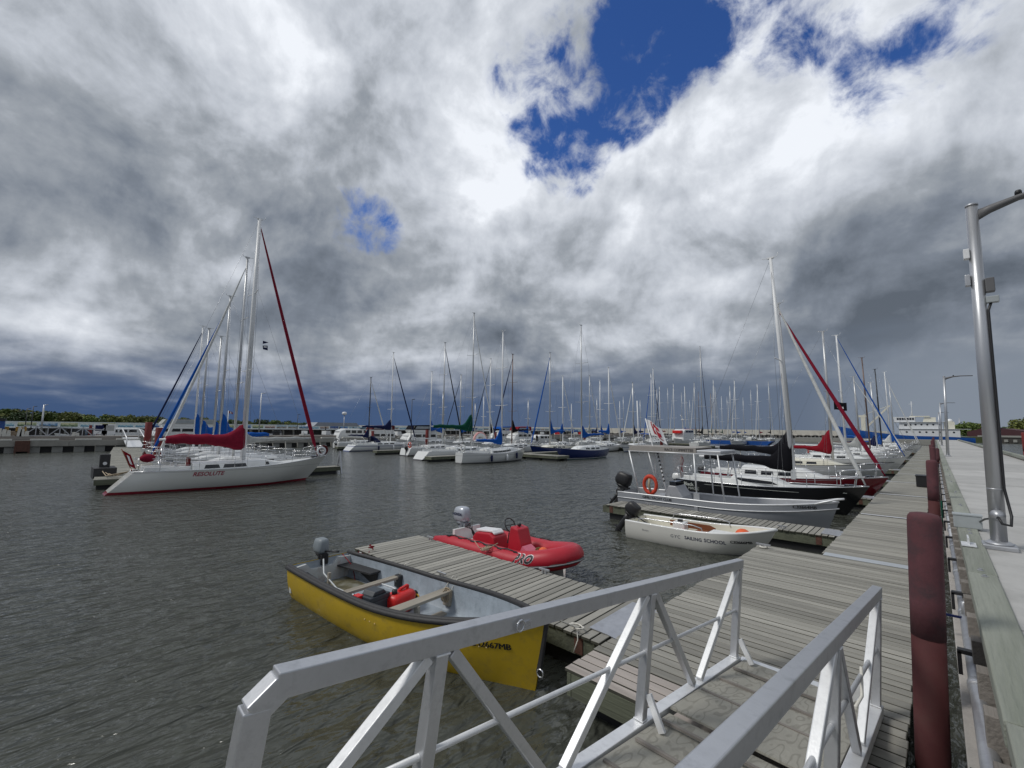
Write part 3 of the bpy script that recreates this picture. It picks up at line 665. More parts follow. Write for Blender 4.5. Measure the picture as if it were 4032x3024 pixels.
# right curb
rc = thing('curb_timber_row', 'raised grey timber curb along the far right edge of the pier', 'curb', (0, 0, 0)); yy = 8.0; k = 0
rb = MB()
for i in range(30):
    MB().box((4.16, yy+2.5, PZ+.19), (.26, 4.97, .20)).build('beam', TIMB, rc, bevel=.012); yy += 5.0
for i in range(150): rb.box((4.16, 8+i*.98, PZ+.045), (.22, .42, .09))
rb.build('spacer_blocks', TIMG, rc, kind='stuff')
# junction box, cleat, conduit, lamp posts
jb = thing('junction_box', 'small grey junction box standing on the green pier curb', 'box', (.33, 11.5, PZ+.035)); MB().box((0, 0, .11), (.36, .22, .22)).build('case', mat('grey_box_paint', (.36, .39, .40), .5), jb, bevel=.012); MB().box((0, 0, .228), (.38, .24, .02)).build('lid', mat('grey_box_paint', (.36, .39, .40), .5), jb)
bk = thing('steel_bracket', 'galvanized tee bracket lying on the pier curb in front of the junction box', 'bracket', (.27, 9.7, PZ+.04)); MB().box((0, 0, .01), (.16, .34, .012)).box((0, .1, .06), (.02, .30, .10)).build('plate', ALUB, bk)
def lamp(loc, label, lean, near=False, h=None):
    e = thing('lamp_post', label, 'street lamp', loc, 0, 'lamp posts along the pier'); H_ = h
    tp = Vector((lean, 0, H_))
    MB().box((0, 0, .035), (.36, .36, .07)).lathe([(.16, .07), (.14, .10), (.09, .12)], (0, 0, 0), 16).build('base_plate', GALV, e, bevel=.015 if near else 0)
    f = lambda z: tp*(z/H_)
    MB().tube([(0, 0, .06), f(H_*.55), tp], [.092, .084, .072], 18).build('pole', mat('brushed_pole', (.50, .51, .53), .38, .75, var=.16, vscale=10, grain='z', dirt=(.33, .34, .36), dscale=5, damt=.4), e)
    MB().lathe([(.077, 0), (.080, .03), (.04, .05)], tp, 16).build('cap', GALV, e)
    arm = [tp+Vector((.05, 0, -.16)), tp+Vector((.2, 0, -.10)), tp+Vector((.5, 0, -.02)), tp+Vector((.9, 0, .0)), tp+Vector((1.5, 0, -.03))]
    MB().loft([[p+Vector((0, w*math.cos(a), h2*math.sin(a))) for a in [2*PI*q/8 for q in range(8)]] for p, w, h2 in zip(arm, (.04, .045, .06, .13, .12), (.09, .07, .05, .035, .03))]).build('lamp_arm', mat('dark_grey_paint', (.12, .12, .125), .5), e)
    MB().lathe([(.04, 0), (.04, .05), (.03, .07)], tp+Vector((.5, 0, .02)), 10).build('photocell', BLACK, e)
    if near:
        for z in (.88, 2.3, 3.0, 3.35, 3.55, 4.05):
            MB().tube([f(z)+Vector((0, 0, -.01)), f(z)+Vector((0, 0, .01))], .0935-.0038*z, 18).build('band', GALV, e)
        # hand hole with cover and cable
        MB().lathe([(.085, 0), (.085, .02), (.05, .04), (.035, .07), (.0, .07)], (0, 0, 0), 16).build('hand_hole_cover', GALV, e, loc=f(.50)+Vector((0, -.08, 0))).rotation_euler = (PI/2, 0, 0)
        c0 = [f(.50)+Vector((0, -.20, -.02)), f(.44)+Vector((.03, -.23, -.04)), f(.40)+Vector((.12, -.2, -.02)), f(.5)+Vector((.14, -.08, 0)), f(.9)+Vector((.092, -.04, 0)), f(2.2)+Vector((.09, -.04, 0)), f(3.6)+Vector((.085, -.04, 0)), f(3.72)+Vector((.12, -.03, 0))]
        MB().tube(c0, .018, 7).build('cable', BLACK, e)
        MB().tube([f(.5)+Vector((0, -.2, -.02)), Vector((-.10, .5, .35)), Vector((-.12, 1.45, .17))], .014, 6).build('conduit', BLACK, e)
        MB().box(f(4.0)+Vector((.125, -.02, 0)), (.10, .12, .22)).build('ballast_box', mat('dark_grey_paint', (.12, .12, .125), .5), e, bevel=.01)
        MB().box(f(3.77)+Vector((.14, -.02, 0)), (.14, .10, .10)).build('socket_box', mat('grey_box_paint', (.36, .39, .40), .5), e, bevel=.01)
        MB().box(f(4.55)+Vector((-.10, -.02, 0)), (.07, .11, .16)).build('antenna_box', SPARW, e, bevel=.01)
        MB().box(f(4.12)+Vector((-.11, -.02, 0)), (.06, .1, .18)).build('strap_box', GALV, e, bevel=.01)
    return e
lamp((.60, 9.95, PZ), 'nearest brushed metal lamp post with black cable, standing on the concrete pier', .05, True, 5.32)
lamp((.62, 46.3, PZ), 'tall lamp post farther down the pier, second from the camera', .15, False, 5.95)
lamp((.64, 86.0, PZ), 'third lamp post down the pier, thin against the ship', .15, False, 5.95)
lamp((.66, 125.0, PZ), 'most distant lamp post at the ship end of the pier', .15, False, 5.95)
# piles
def pile(loc, h, r, label, m=MAROON, dome=True, lean=(0, 0), group='maroon piles in the gap beside the pier', skirt=True, m2=0):
    e = thing('mooring_pile', label, 'pile', loc, 0, group); e.rotation_euler = (lean[0], lean[1], 0)
    pr = [(r, -1.2), (r, 0), (r, h*.58)]
    MB().lathe(pr, (0, 0, 0), 22).build('lower_pipe', REDB if m2 else REDP, e)
    pr = [(r*1.015, h*.58), (r*1.02, h*.7), (r*1.02, h-.07), (r*.98, h-.035), (r*.84, h-.01), (r*.5, h), (.0, h+.001)]
    MB().lathe(pr, (0, 0, 0), 22).build('plastic_sleeve', m, e)
    return e
pile((-.195, 5.42, 0), 2.50, .114, 'thick faded maroon pile nearest the camera, with black scuffs', lean=(0, math.radians(1.9)))
pile((-.155, 16.2, 0), 2.50, .114, 'second maroon pile down the dock, next to the dark hose on the pier', lean=(0, math.radians(1.2)))
pile((-.16, 31.5, 0), 2.50, .114, 'third maroon pile, beside the black box on the dock', lean=(0, math.radians(.8)))
pile((-.17, 35.5, 0), 2.55, .114, 'maroon pile just behind the third one')
for yy, q in ((50, 'fifth'), (64, 'sixth'), (80, 'seventh'), (98, 'eighth')): pile((-.17, yy, 0), 2.6, .114, q+' maroon pile from the camera, small and far down the dock')
pile((.03, 42, 0), 2.2, .13, 'plain maroon post close against the pier face')
for (x, yy, q) in ((4.75, 33.0, 'nearest'), (4.8, 40.5, 'middle'), (4.85, 50.5, 'farthest')):
    pile((x, yy, 0), 3.35, .15, q+' of the three red piles standing in the water right of the pier', REDB, group='red piles right of the pier', m2=1)
bx = thing('dock_box', 'low black storage box on the dock beside the third maroon pile', 'box', (-.62, 31.0, DZ)); MB().box((0, 0, .28), (.42, .9, .5)).build('body', BLACK, bx); MB().box((0, 0, .555), (.46, .94, .05)).build('lid', BLACK, bx)
hs = thing('water_hose', 'coiled dark green hose hanging on the pier face', 'hose', (.02, 17.6, 1.0)); mb = MB()
for k in range(4): mb.torus((0, .02*k, -.02*k), .30+.015*k, .018, 'x', 20, 5)
mb.build('coil', COVER['green'], hs)
# ------------------------------------------------------------------ gangway
gw = thing('gangway', 'aluminium truss gangway with plywood deck sloping down to the dock', 'gangway', (0, 0, 0))
G0L = Vector((-1.835, 5.70, .56)); gd = -Vector((.0178, 1, -.11646)).normalized(); gu = Vector((-.03, -.115, 1)); gu = (gu-gd*gu.dot(gd)).normalized()
gx = Vector((1.27, 0, 0)).normalized(); gx = (gx-gd*gx.dot(gd)); gx.normalize(); gu = gx.cross(-gd).normalized()
if gu.z < 0: gu = -gu
gu = (gu+gx*.05).normalized()
GW_ = 1.27
def gp(s, x, h): return G0L+gd*s+gx*x+gu*h
RH = 1.08
def gbar(name, a, b_, w, h, m=ALU, upv=None, bev=.006): return MB().bar(a, b_, w, h, upv or gu).build(name, m, gw, bevel=bev)
for side_, x in (('l', 0.0), ('r', GW_)):
    send = 5.185
    gbar('handrail', gp(-.04, x, RH), gp(send if x == 0 else 7.2, x, RH), .078, .10)
    gbar('bottom_chord', gp(-.06, x, 0), gp(7.6, x, 0), .10, .10, ALUB)
    MB().tube([gp(0, x, RH*.52), gp(7.2 if x else 5.4, x, RH*.52)], .017, 10).build('mid_rail', ALUB, gw)
    posts = [0.02, 2.2, 4.4]
    for s in posts:
        for h_ in (RH-.055, .058): gbar('weld_bead', gp(s, x, h_-.005), gp(s, x, h_+.005), .087, .087, ALUB, gd, .004)
    for s in posts: gbar('post', gp(s, x, .05), gp(s, x, RH-.05), .075, .075, upv=gd)
    for a, b_ in ((.08, 1.02), (2.13, 1.18), (2.27, 3.22), (4.33, 3.38), (4.47, 5.5)):
        m_ = ALUB if a in (.08, 2.27, 4.47) else ALU
        gbar('brace', gp(a, x, RH-.06), gp(b_, x, .06), .060, .060, m_, upv=gx)
    for s in (0.02, 2.2, 4.4):
        sg = 1 if x == 0 else -1
        gbar('gusset', gp(s, x+sg*.05, .26), gp(s, x+sg*.19, .03), .055, .03, ALUB, upv=gd, bev=.003)
# bent-down upper end of the left rail
a0 = gp(5.15, 0, RH); a1 = gp(5.235, 0, RH-.075); a2 = gp(5.235, 0, -.05)
gbar('rail_bend', gp(5.155, 0, RH-.002), a1+gd*.01-gu*.01, .077, .098, ALU); gbar('end_post', a1+gu*.01, a2, .078, .10, ALU, upv=gd)
o = MB().torus(gp(3.87, .0, RH-.008)+gx*.055, .030, .006, 'x', 16, 6).build('tie_ring', STEEL, gw)
MB().box(gp(3.80, .043, RH-.01), (.012, .05, .03)).build('ring_plate', STEEL, gw)
# deck sheets and cleats
Mg = Matrix((gd, gx, gu)).transposed()
for i in range(4):
    sa = -.12+i*1.94; MB().box((0, 0, 0), (1.93, GW_-.14, .018)).build('plywood_sheet', PLY, gw).matrix_local = Matrix.Translation(gp(sa+.965, GW_/2, .015)) @ Mg.to_4x4()
cm_ = MB().box((0, 0, 0), (.032, .89, .020)).mesh('cleat', TIMG)
for i in range(17):
    s = .34+i*.425; o = inst(cm_, 'cleat', gw); o.matrix_local = Matrix.Translation(gp(s, GW_/2-.09+(hash1(i)-.5)*.02, 0.034)) @ Mg.to_4x4()
MB().bar(gp(-.15, .02, -.005), gp(-.15, GW_-.02, -.005), .10, .03).build('end_plate', ALUB, gw)
cable_tie = MB().tube([gp(1.0, GW_, .62), gp(1.12, GW_+.02, .44), gp(1.3, GW_, .40)], .012, 6).build('cable_tie', ROPE, gw)
# ------------------------------------------------------------------ open boats
def open_boat(name, label, cat, loc, rz, H, outer, inner, rail_m, rail_r, floor_z, thick=.05, floor_m=None, floor_t=(0, .93)):
    e = thing(name, label, cat, loc, rz)
    H.mb().build('hull', outer, e)
    mb = MB()
    for sd_ in (1, -1):
        rows = []
        for i, g in enumerate(H.G):
            row = []
            for p in g:
                y_ = max(.004, p.y-thick); z_ = max(p.z, floor_z); x_ = p.x+(thick if i == 0 else 0)-(0 if i < H.n-1 else .05)
                row.append(Vector((x_, y_*sd_, z_)))
            rows.append(row)
        mb.loft(rows, closed=False, cap=False)
    g = H.G[0]; mb.add([Vector((p.x+thick, max(.004, p.y-thick), max(p.z, floor_z))) for p in g]+[Vector((p.x+thick, -max(.004, p.y-thick), max(p.z, floor_z))) for p in reversed(g)], [tuple(range(2*len(g)))])
    mb.build('hull_liner', inner, e)
    MBf = MB(); rows = []
    for g in H.G[0:int(H.n*floor_t[1])]:
        j = min(range(len(g)), key=lambda q: abs(g[q].z-floor_z)); y_ = max(.01, g[j].y-thick+.01); rows.append([Vector((g[j].x, -y_, floor_z+.004)), Vector((g[j].x, y_, floor_z+.004))])
    MBf.loft(rows, False, False, False).build('floor', floor_m or inner, e)
    gm = MB()
    for sd_ in (1, -1): gm.tube([Vector((p.x, p.y-(thick/2 if p.y > thick else 0), p.z)) if sd_ > 0 else Vector((p.x, -p.y+(thick/2 if p.y > thick else 0), p.z)) for p in [g[0] for g in H.G]], rail_r, 8)
    gm.build('gunwale', rail_m, e)
    return e
YEL = mat('yellow_paint', (.52, .35, .018), .42, var=.12, vscale=2.5, coat=.15, dirt=(.22, .16, .05), dscale=5, damt=.6, bump=.12, bscale=6)
LIN = mat('scuffed_blue_grey_liner', (.32, .365, .41), .6, var=.16, vscale=5, dirt=(.20, .24, .27), dscale=9, damt=.75, bump=.2)
MUD = mat('muddy_floor', (.13, .115, .06), .6, var=.3, vscale=4, dirt=(.35, .38, .38), dscale=2, damt=.6)
OLDW = mat('old_bench_board', (.33, .30, .25), .8, var=.25, vscale=8, grain='y', bump=.4, dirt=(.18, .15, .11), dscale=6, damt=.6)
ys = Vector((-8.98, 3.97)); yb = Vector((-3.58, 4.43)); yc = (ys+yb)/2; ya = math.atan2(yb.y-ys.y, yb.x-ys.x); YL = (yb-ys).length
Hy = Hull(YL, 1.52, .60, .60, .90, .25, .45, .84, .22, -.0, 2.6, 22, 10, .62)
yo = open_boat('skiff', 'yellow skiff with black rub rail and grey liner tied to the near finger dock', 'boat', (yc.x, yc.y, 0), ya, Hy, YEL, LIN, RUB, .040, .17, .05)
TX = mat('dirty_white_transom', (.52, .54, .54), .6, var=.12, dirt=(.25, .13, .08), dscale=5, damt=.6)
XL = lambda t: -YL/2+YL*t
MB().prism([(-.60, .12), (.60, .12), (.63, .55), (.33, .58), (.22, .46), (-.22, .46), (-.33, .58), (-.63, .55)], XL(0)+.05, XL(0)+.12, 'yz').build('transom_board', TX, yo)
for s in (-1, 1): MB().prism([(XL(.0)+.1, s*.63), (XL(.0)+.1, s*.30), (XL(.20), s*.42), (XL(.20), s*.66)], .40, .43, 'xy').build('corner_bench', RUB, yo)
MB().prism([(XL(.02), .14), (XL(.19), .14), (XL(.19), .42), (XL(.02), .42)], .60, .64, 'xz').build('bench_side', RUB, yo)
MB().box((XL(.12), 0, .178), (YL*.17, .95, .01)).build('mud_patch', MUD, yo)
for t_, zt, nm in ((.30, .43, 1), (.545, .48, 2)):
    MB().box((XL(t_), .02, zt), (.20 if nm == 2 else .14, 1.34, .045)).build('thwart', OLDW, yo, bevel=.006)
MB().box((XL(.56), -.05, .31), (.10, .045, .30)).build('thwart_leg', OLDW, yo); MB().box((XL(.56), .22, .19), (.13, .6, .03)).build('thwart_foot', OLDW, yo)
MB().box((XL(.10), -.10, .28), (.05, .05, .36)).build('motor_brace', OLDW, yo)
for t_ in (.30, .545): MB().box((XL(t_)+.02, .66, .36), (.16, .10, .22)).build('rail_block', OLDW if t_ > .4 else RUB, yo, bevel=.02)
mb = MB()
for k in range(9): mb.torus((XL(.545)+(hash1(k)-.5)*.06, .63+(hash1(k*3)-.5)*.10, .42+(hash1(k*7)-.5)*.06), .085+.01*hash1(k*2), .009, 'yx'[k % 2] if k % 3 else 'y', 14, 5)
mb.build('rope_lashing', ROPET, yo)
mb = MB()
for k in range(4): mb.torus((XL(.30), .66+(hash1(k)-.5)*.06, .38), .07, .008, 'x' if k % 2 else 'y', 14, 5)
mb.tube([(XL(.30), .68, .45), (XL(.315), .76, .66), (XL(.325), .80, .67)], .010, 5).tube([(XL(.53), .62, .46), (XL(.55), .76, .70), (XL(.555), .84, .66)], .008, 5).tube([(XL(.56), .62, .46), (XL(.57), .77, .69)], .006, 5)
mb.build('tie_rope', ROPE, yo)
stem = MB().bar((XL(1)-.01, 0, .93), (XL(1)-.13, 0, .22), .085, .05, (0, 1, 0)); stem.build('stem_guard', RUB, yo, bevel=.015)
MB().torus((XL(1)-.08, -.03, .24), .045, .010, 'y', 16, 6).build('bow_eye', STEEL, yo)
rb_ = MB(); g0 = [Vector((p.x, p.y, p.z-.035)) for p in Hy.sheer(-1)]
rb_.tube([p+Vector((0, -.004, .012)) for p in g0], .040, 8); rb_.tube([Vector((p.x, -p.y+.004, p.z+.012)) for p in g0], .040, 8); rb_.build('rub_rail', RUB, yo)
bvy = Hy.bvh()
heavy('C32667MB', .105, lambda u, v, o: Hy.surf(bvy, XL(.882)+u, .50+v, -1, o), mat('black_letter', (.012, .012, .014), .6), yo, 'registration_number')
mb = MB()
for k in range(3):
    p = Hy.surf(bvy, XL(.84)+k*.09, .47, -1, .0); mb.box(p, (.014, .02, .014))
    p = Hy.surf(bvy, XL(.50)+k*.12, .40, -1, .0); mb.box(p, (.014, .02, .014))
mb.build('rivets', mat('rivet_paint', (.75, .6, .3), .5), yo)
GREYC = mat('grey_cowl', (.22, .25, .27), .45, var=.08); SILV = mat('silver_cowl', (.46, .49, .54), .3, .3, var=.05)
ob = outboard(yo, (XL(0)-.02, .05, .70), .70, GREYC, BLACK, .0, 0, True)
MB().box((-.34, -.0, .20), (.02, .14, .10)).build('decal', COVER['maroon'], ob)
MB().box((-.08, .165, .22), (.18, .012, .10)).build('decal', COVER['maroon'], ob)
mb = MB(); mb.tube([(XL(.03), -.02, .62), (XL(.07), -.12, .42), (XL(.15), -.10, .24), (XL(.24), .05, .16), (XL(.31), .25, .42), (XL(.36), .30, .40), (XL(.42), .33, .33)], .014, 7)
mb.build('fuel_hose', mat('pale_hose', (.62, .65, .66), .5), yo)
MB().tube([(XL(.30), -.30, .39), (XL(.31), -.36, .25), (XL(.34), -.42, .14), (XL(.38), -.38, .13), (XL(.41), -.28, .30)], .009, 6).tube([(XL(.31), -.28, .39), (XL(.335), -.34, .2), (XL(.38), -.34, .14)], .009, 6).build('battery_cable', BLACK, yo)
MB().tube([(XL(.01), .45, .60), (XL(.06), .52, .40), (XL(.10), .46, .16), (XL(.12), .35, .13)], .008, 5).build('red_line', COVER['dred'], yo)
# can and battery lie in the skiff: things of their own
def yworld(x, y_, z_):
    c_, s_ = math.cos(ya), math.sin(ya); return (yc.x+x*c_-y_*s_, yc.y+x*s_+y_*c_, z_)
fc = thing('fuel_can', 'red fuel can lying in the yellow skiff between the two benches', 'fuel can', yworld(XL(.445), .12, .18), ya+.15)
fc.scale = (1.3, 1.3, 1.3)
rings = []
REDC = mat('red_plastic', (.62, .016, .014), .4, var=.06)
for z_, a, b_ in [(0, .15, .10), (.03, .19, .125), (.19, .20, .13), (.23, .17, .11), (.25, .10, .06)]:
    rings.append([Vector((b_*math.copysign(abs(math.cos(2*PI*k/16))**.6, math.cos(2*PI*k/16)), a*math.copysign(abs(math.sin(2*PI*k/16))**.6, math.sin(2*PI*k/16)), z_)) for k in range(16)])
MB().loft(rings).build('tank', REDC, fc); MB().bar((0, -.02, .27), (0, .12, .285), .035, .03).box((0, -.02, .25), (.035, .03, .05)).box((0, .12, .26), (.035, .03, .06)).build('handle', REDC, fc, bevel=.008)
MB().lathe([(.035, .24), (.035, .29), (.0, .295)], (0, -.11, 0), 12).build('cap', BLACK, fc); MB().torus((.02, .23, .12), .05, .02, 'x', 14, 6).build('primer_bulb', BLACK, fc); MB().torus((.05, .25, .10), .035, .012, 'y', 12, 5).build('hose_connector', mat('yellow_line', (.65, .40, .05), .5), fc)
bt = thing('battery_box', 'black battery box with strap beside the red fuel can in the skiff', 'battery box', yworld(XL(.42), -.30, .18), ya+.1)
bt.scale = (1.3, 1.3, 1.3)
MB().box((0, 0, .11), (.22, .29, .22)).build('case', mat('dark_slate_plastic', (.035, .042, .05), .4), bt, bevel=.015); MB().box((0, 0, .25), (.235, .305, .06)).prism([(-.11, .28), (.11, .28), (.07, .33), (-.07, .33)], -.10, .10, 'yz').build('lid', mat('dark_slate_plastic', (.035, .042, .05), .4), bt, bevel=.01)
MB().box((-.09, -.17, .27), (.10, .08, .04)).build('clip', REDC, bt)
# bow lines lying on the dock
bw = thing('mooring_rope', 'white rope knotted from the skiff bow to the finger dock', 'rope', (0, 0, 0)); mb = MB(); P0 = Vector((-3.62, 4.48, .93)); P1 = Vector((-3.65, 5.15, .54))
for k in range(6):
    a = hash1(k)*6.28; mb.tube([P1+Vector((math.cos(a+j*.9)*.085*(1+.3*hash1(k+j)), math.sin(a+j*.9)*.07, .03*hash1(j+k))) for j in range(7)], .008, 5)
mb.tube([P0+Vector((-.04, -.12, 0)), P0+Vector((-.02, -.05, .03)), P0, P0+Vector((-.02, .25, -.16)), P1], .010, 6).tube([P1, P1+Vector((.1, -.12, -.08)), P1+Vector((.05, -.15, -.25))], .008, 5)
mb.build('line', ROPE, bw)
rr = thing('mooring_rope', 'red rope knot at the far corner of the near finger dock above the skiff stern', 'rope', (0, 0, 0))
mb = MB(); q = Vector((-9.05, 5.12, .53)); mb.tube([q+Vector((.06*math.cos(k*1.7), .04*math.sin(k*2.1), .02+.015*k)) for k in range(7)], .014, 5).tube([q+Vector((.03, -.06, 0)), q+Vector((.02, -.2, -.2)), q+Vector((.0, -.6, -.1))], .008, 5); mb.build('line', COVER['dred'], rr)
sg = thing('reflector_tag', 'small red and white tag fixed on the finger dock end', 'tag', (-9.32, 5.02, .42)); MB().box((0, 0, 0), (.24, .012, .12)).build('red_panel', COVER['dred'], sg); MB().box((0, -.008, 0), (.09, .012, .10)).build('white_panel', SPARW, sg)
# red inflatable
RED = mat('red_hypalon', (.45, .014, .030), .45, var=.07, vscale=4, bump=.05, bscale=20)
ri = thing('inflatable_boat', 'red inflatable boat with white seat and silver outboard beyond the near finger dock', 'inflatable', (-7.35, 7.78, 0), math.radians(1.5))
def tubepath(off=0.0, n=30):
    P_ = []
    for i in range(n+1):
        f = i/n
        if f < .36: x = -1.72+f/.36*2.35; y_ = -.60; z_ = .36
        elif f > .64: x = -1.72+(1-f)/.36*2.35; y_ = .60; z_ = .36
        else:
            a = (f-.5)/.14*PI/2; x = .63+1.02*math.cos(a); y_ = .60*math.sin(a); z_ = .36+.20*math.cos(a)**1.3
        P_.append(Vector((x, y_, z_)))
    return P_
tp_ = tubepath(); rr_ = [.09]+[.20]*1+[.222]*(len(tp_)-4)+[.20]*1+[.09]
tp_ = [tp_[0]+Vector((-.38, 0, 0))]+tp_[1:-1]+[tp_[-1]+Vector((-.38, 0, 0))]
MB().tube(tp_, rr_, 16).build('tube', RED, ri)
def off_tube(h, out):                 # a strip line following the tube on its outer side
    P_ = []
    for i, p in enumerate(tp_[1:-1]):
        d = Vector((0, -1, 0)) if i < 10 else (Vector((0, 1, 0)) if i > 18 else (Vector((p.x-.63, p.y, 0)).normalized()))
        P_.append(p+d*(out-.006)+Vector((0, 0, h)))
    return P_
MB().tube(off_tube(-.055, .222), .032, 6).build('rubbing_strake', RUB, ri)
MB().tube(off_tube(-.055, .245), .016, 6).build('strake_stripe', mat('grey_rubber', (.22, .22, .23), .6), ri)
gl = MB()
for s_ in (0, 1):
    P_ = off_tube(.205, .06)[:11] if s_ == 0 else off_tube(.205, .06)[-11:]
    gl.tube([p+Vector((0, 0, .04*math.sin(i*PI/2)**2)) for i, p in enumerate(P_)], .015, 5)
    for p in P_[::2]: gl.box(p, (.12, .08, .025))
gl.build('grab_line', BLACK, ri)
MB().loft([[Vector((x, s_*w, z_)) for s_, w, z_ in ((-1, hw, .30), (-.5, hw, .02), (0, 1, -.06), (.5, hw, .02), (1, hw, .30))] for x, hw in ((-1.62, .5), (-.6, .52), (.5, .5), (1.1, .3), (1.5, .05))], False, False).build('rigid_hull', WHITE, ri)
MB().box((-.45, 0, .20), (2.3, .84, .04)).build('floor', mat('grey_nonskid', (.42, .43, .43), .7), ri)
MB().prism([(-.44, .20), (.44, .20), (.44, .66), (-.44, .66)], -1.62, -1.54, 'yz').build('transom', WHITE, ri)
MB().prism([(-1.05, .22), (-.30, .22), (-.38, .62), (-.52, .70), (-1.0, .66), (-1.12, .52)], -.24, .24, 'xz').build('seat_pod', RED, ri, bevel=.03)
MB().prism([(-1.04, .665), (-.50, .71), (-.42, .66), (-.42, .70), (-.50, .76), (-1.06, .72)], -.17, .17, 'xz').build('seat_cushion', SPARW, ri, bevel=.015)
MB().prism([(-1.38, .22), (-1.12, .22), (-1.12, .46), (-1.38, .40)], -.36, .36, 'xz').build('stern_locker', SPARW, ri, bevel=.02)
MB().prism([(.02, .22), (.50, .22), (.44, .60), (.34, .92), (.12, .96), (.06, .70)], -.20, .20, 'xz').build('console', RED, ri, bevel=.03)
MB().prism([(-.02, .55), (.055, .56), (.10, .82), (.03, .80)], -.16, .16, 'xz').build('dash_panel', BLACK, ri)
sw = MB().torus((0, 0, 0), .165, .014, 'x', 24, 6).tube([(0, -.16, 0), (0, .16, 0)], .011, 5).tube([(0, 0, 0), (0, 0, -.16)], .011, 5).build('steering_wheel', BLACK, ri, loc=(-.07, .0, .93)); sw.rotation_euler = (0, math.radians(-28), 0)
MB().lathe([(.045, 0), (.05, .05), (.0, .055)], (.22, 0, .96), 10).build('compass', BLACK, ri)
MB().prism([(.50, .42), (.98, .40), (.60, .62)], -.34, -.02, 'xz').build('bow_bag', mat('pink_canvas', (.62, .15, .22), .6), ri); MB().prism([(.52, .30), (1.0, .30), (1.0, .395), (.5, .415)], -.36, .0, 'xz').build('bow_locker', RED, ri)
bl_ = MB()
bl_.add([], []); s_ = MB().lathe([(.0, -.12)]+[(.12*math.sin(PI*k/8), -.12*math.cos(PI*k/8)) for k in range(1, 8)]+[(.0, .12)], (1.02, -.12, .52), 14).build('orange_float', mat('orange_plastic', (.75, .12, .03), .5), ri)
mb = MB()
for k in range(5): mb.torus((.86+.02*k, -.10, .50), .10, .012, 'y' if k % 2 else 'x', 12, 5)
mb.build('anchor_line', mat('dark_yellow_line', (.16, .10, .03), .8), ri)
bo_ = thing  # (kept short)
ob = outboard(ri, (-1.70, 0, .78), .95, SILV, mat('silver_leg', (.24, .26, .29), .4, .3), 0, math.radians(0))
lettering('HONDA', .10, lambda u, v: Vector((-.10+u, -.168, .20+v)), mat('navy_letter', (.01, .015, .06), .5), ob, .1, .004, 'maker_lettering')
mb = MB()
for k in range(4): mb.tube([(-1.50, .06*k-.1, .70), (-1.38, -.08*k, .82-.03*k), (-1.25, -.12, .58+.03*k), (-1.10, -.1+.03*k, .40)], .011, 5)
mb.build('control_cables', BLACK, ri)
mo_ = thing('mooring_rope', 'tan rope looped on the finger dock beside the red inflatable', 'rope', (-7.35, 6.93, .53)); mb = MB()
for k in range(5): mb.torus((.05*(hash1(k)-.5), .03*k-.05, .01+.01*k), .06+.02*hash1(k*3), .009, 'z', 14, 5)
mb.tube([(-.4, .02, .12), (-.2, -.02, .02), (0, 0, 0), (.3, .08, .18)], .009, 5); mb.build('line', ROPET, mo_)
_rt = MB().tube(tp_, rr_, 16); _rb = BVHTree.FromPolygons([Vector(q_) for q_ in _rt.v], _rt.f)
def pro(u, v):
    x, z_ = .95+u, .50+v+.07*u; h_ = _rb.ray_cast(Vector((x, -3, z_)), Vector((0, 1, 0))); return Vector((x, (h_[0].y if h_[0] else -.85)-.010, z_))
lettering('PRO', .21, pro, mat('black_letter', (.012, .012, .014), .6), ri, .35, .010, 'lettering', 1.15)
lettering('PRO', .21, lambda u, v: pro(u, v)+Vector((0, .0035, 0)), SPARW, ri, .35, .018, 'lettering_outline', 1.15)
# white sailing-school boat
WOOD = mat('varnished_wood', (.20, .07, .03), .35, var=.2, vscale=8, grain='x')
sl = Vector((-6.90, 12.85)); sb_ = Vector((-3.05, 12.98)); cc = (sl+sb_)/2; SL = (sb_-sl).length; sa_ = math.atan2(sb_.y-sl.y, sb_.x-sl.x)
Hs = Hull(SL, 1.50, .50, .50, .72, .20, .50, .88, .55, -.02, 3.2, 20, 10, .5)
SCH = hull_mat('school_hull', (.66, .655, .61), (.62, .62, .58), (.30, .31, .30), .02, .02, rough=.35)
so = open_boat('runabout', 'small white sailing school runabout with varnished seats beside the second finger dock', 'boat', (cc.x, cc.y, 0), sa_, Hs, SCH, CREAM, WHITE, .035, .12, .07)
XS = lambda t: -SL/2+SL*t
bvs = Hs.bvh(); NAVYL = mat('navy_letter', (.01, .015, .06), .5); BLKL = mat('black_letter', (.012, .012, .014), .6)
lettering('GYC', .125, lambda u, v: Hs.surf(bvs, XS(.40)+u, .305+v), NAVYL, so, .1, -.001, 'lettering', 1.2)
lettering('SAILING', .12, lambda u, v: Hs.surf(bvs, XS(.525)+u, .32+v), NAVYL, so, 0, .002, 'lettering', 1.05); lettering('SCHOOL', .125, lambda u, v: Hs.surf(bvs, XS(.665)+u, .33+v), NAVYL, so, 0, .002, 'lettering', 1.05)
heavy('C32666MB', .098, lambda u, v, o: Hs.surf(bvs, XS(.815)+u, .37+v, -1, o), BLKL, so, 'registration_number')
lettering('Boston', .07, lambda u, v: Hs.surf(bvs, XS(.17)+u, .33+v), mat('grey_letter', (.2, .2, .22), .5), so, .3, 0, 'maker_lettering')
MB().box((XS(.33), 0, .30), (.30, 1.2, .035)).build('thwart', WOOD, so); MB().box((XS(.50), 0, .34), (.30, 1.2, .035)).build('thwart', WOOD, so)
MB().prism([(XS(.24), .34), (XS(.58), .34), (XS(.58), .44), (XS(.54), .50), (XS(.24), .50)], .44, .47, 'xz').build('side_board', WOOD, so)
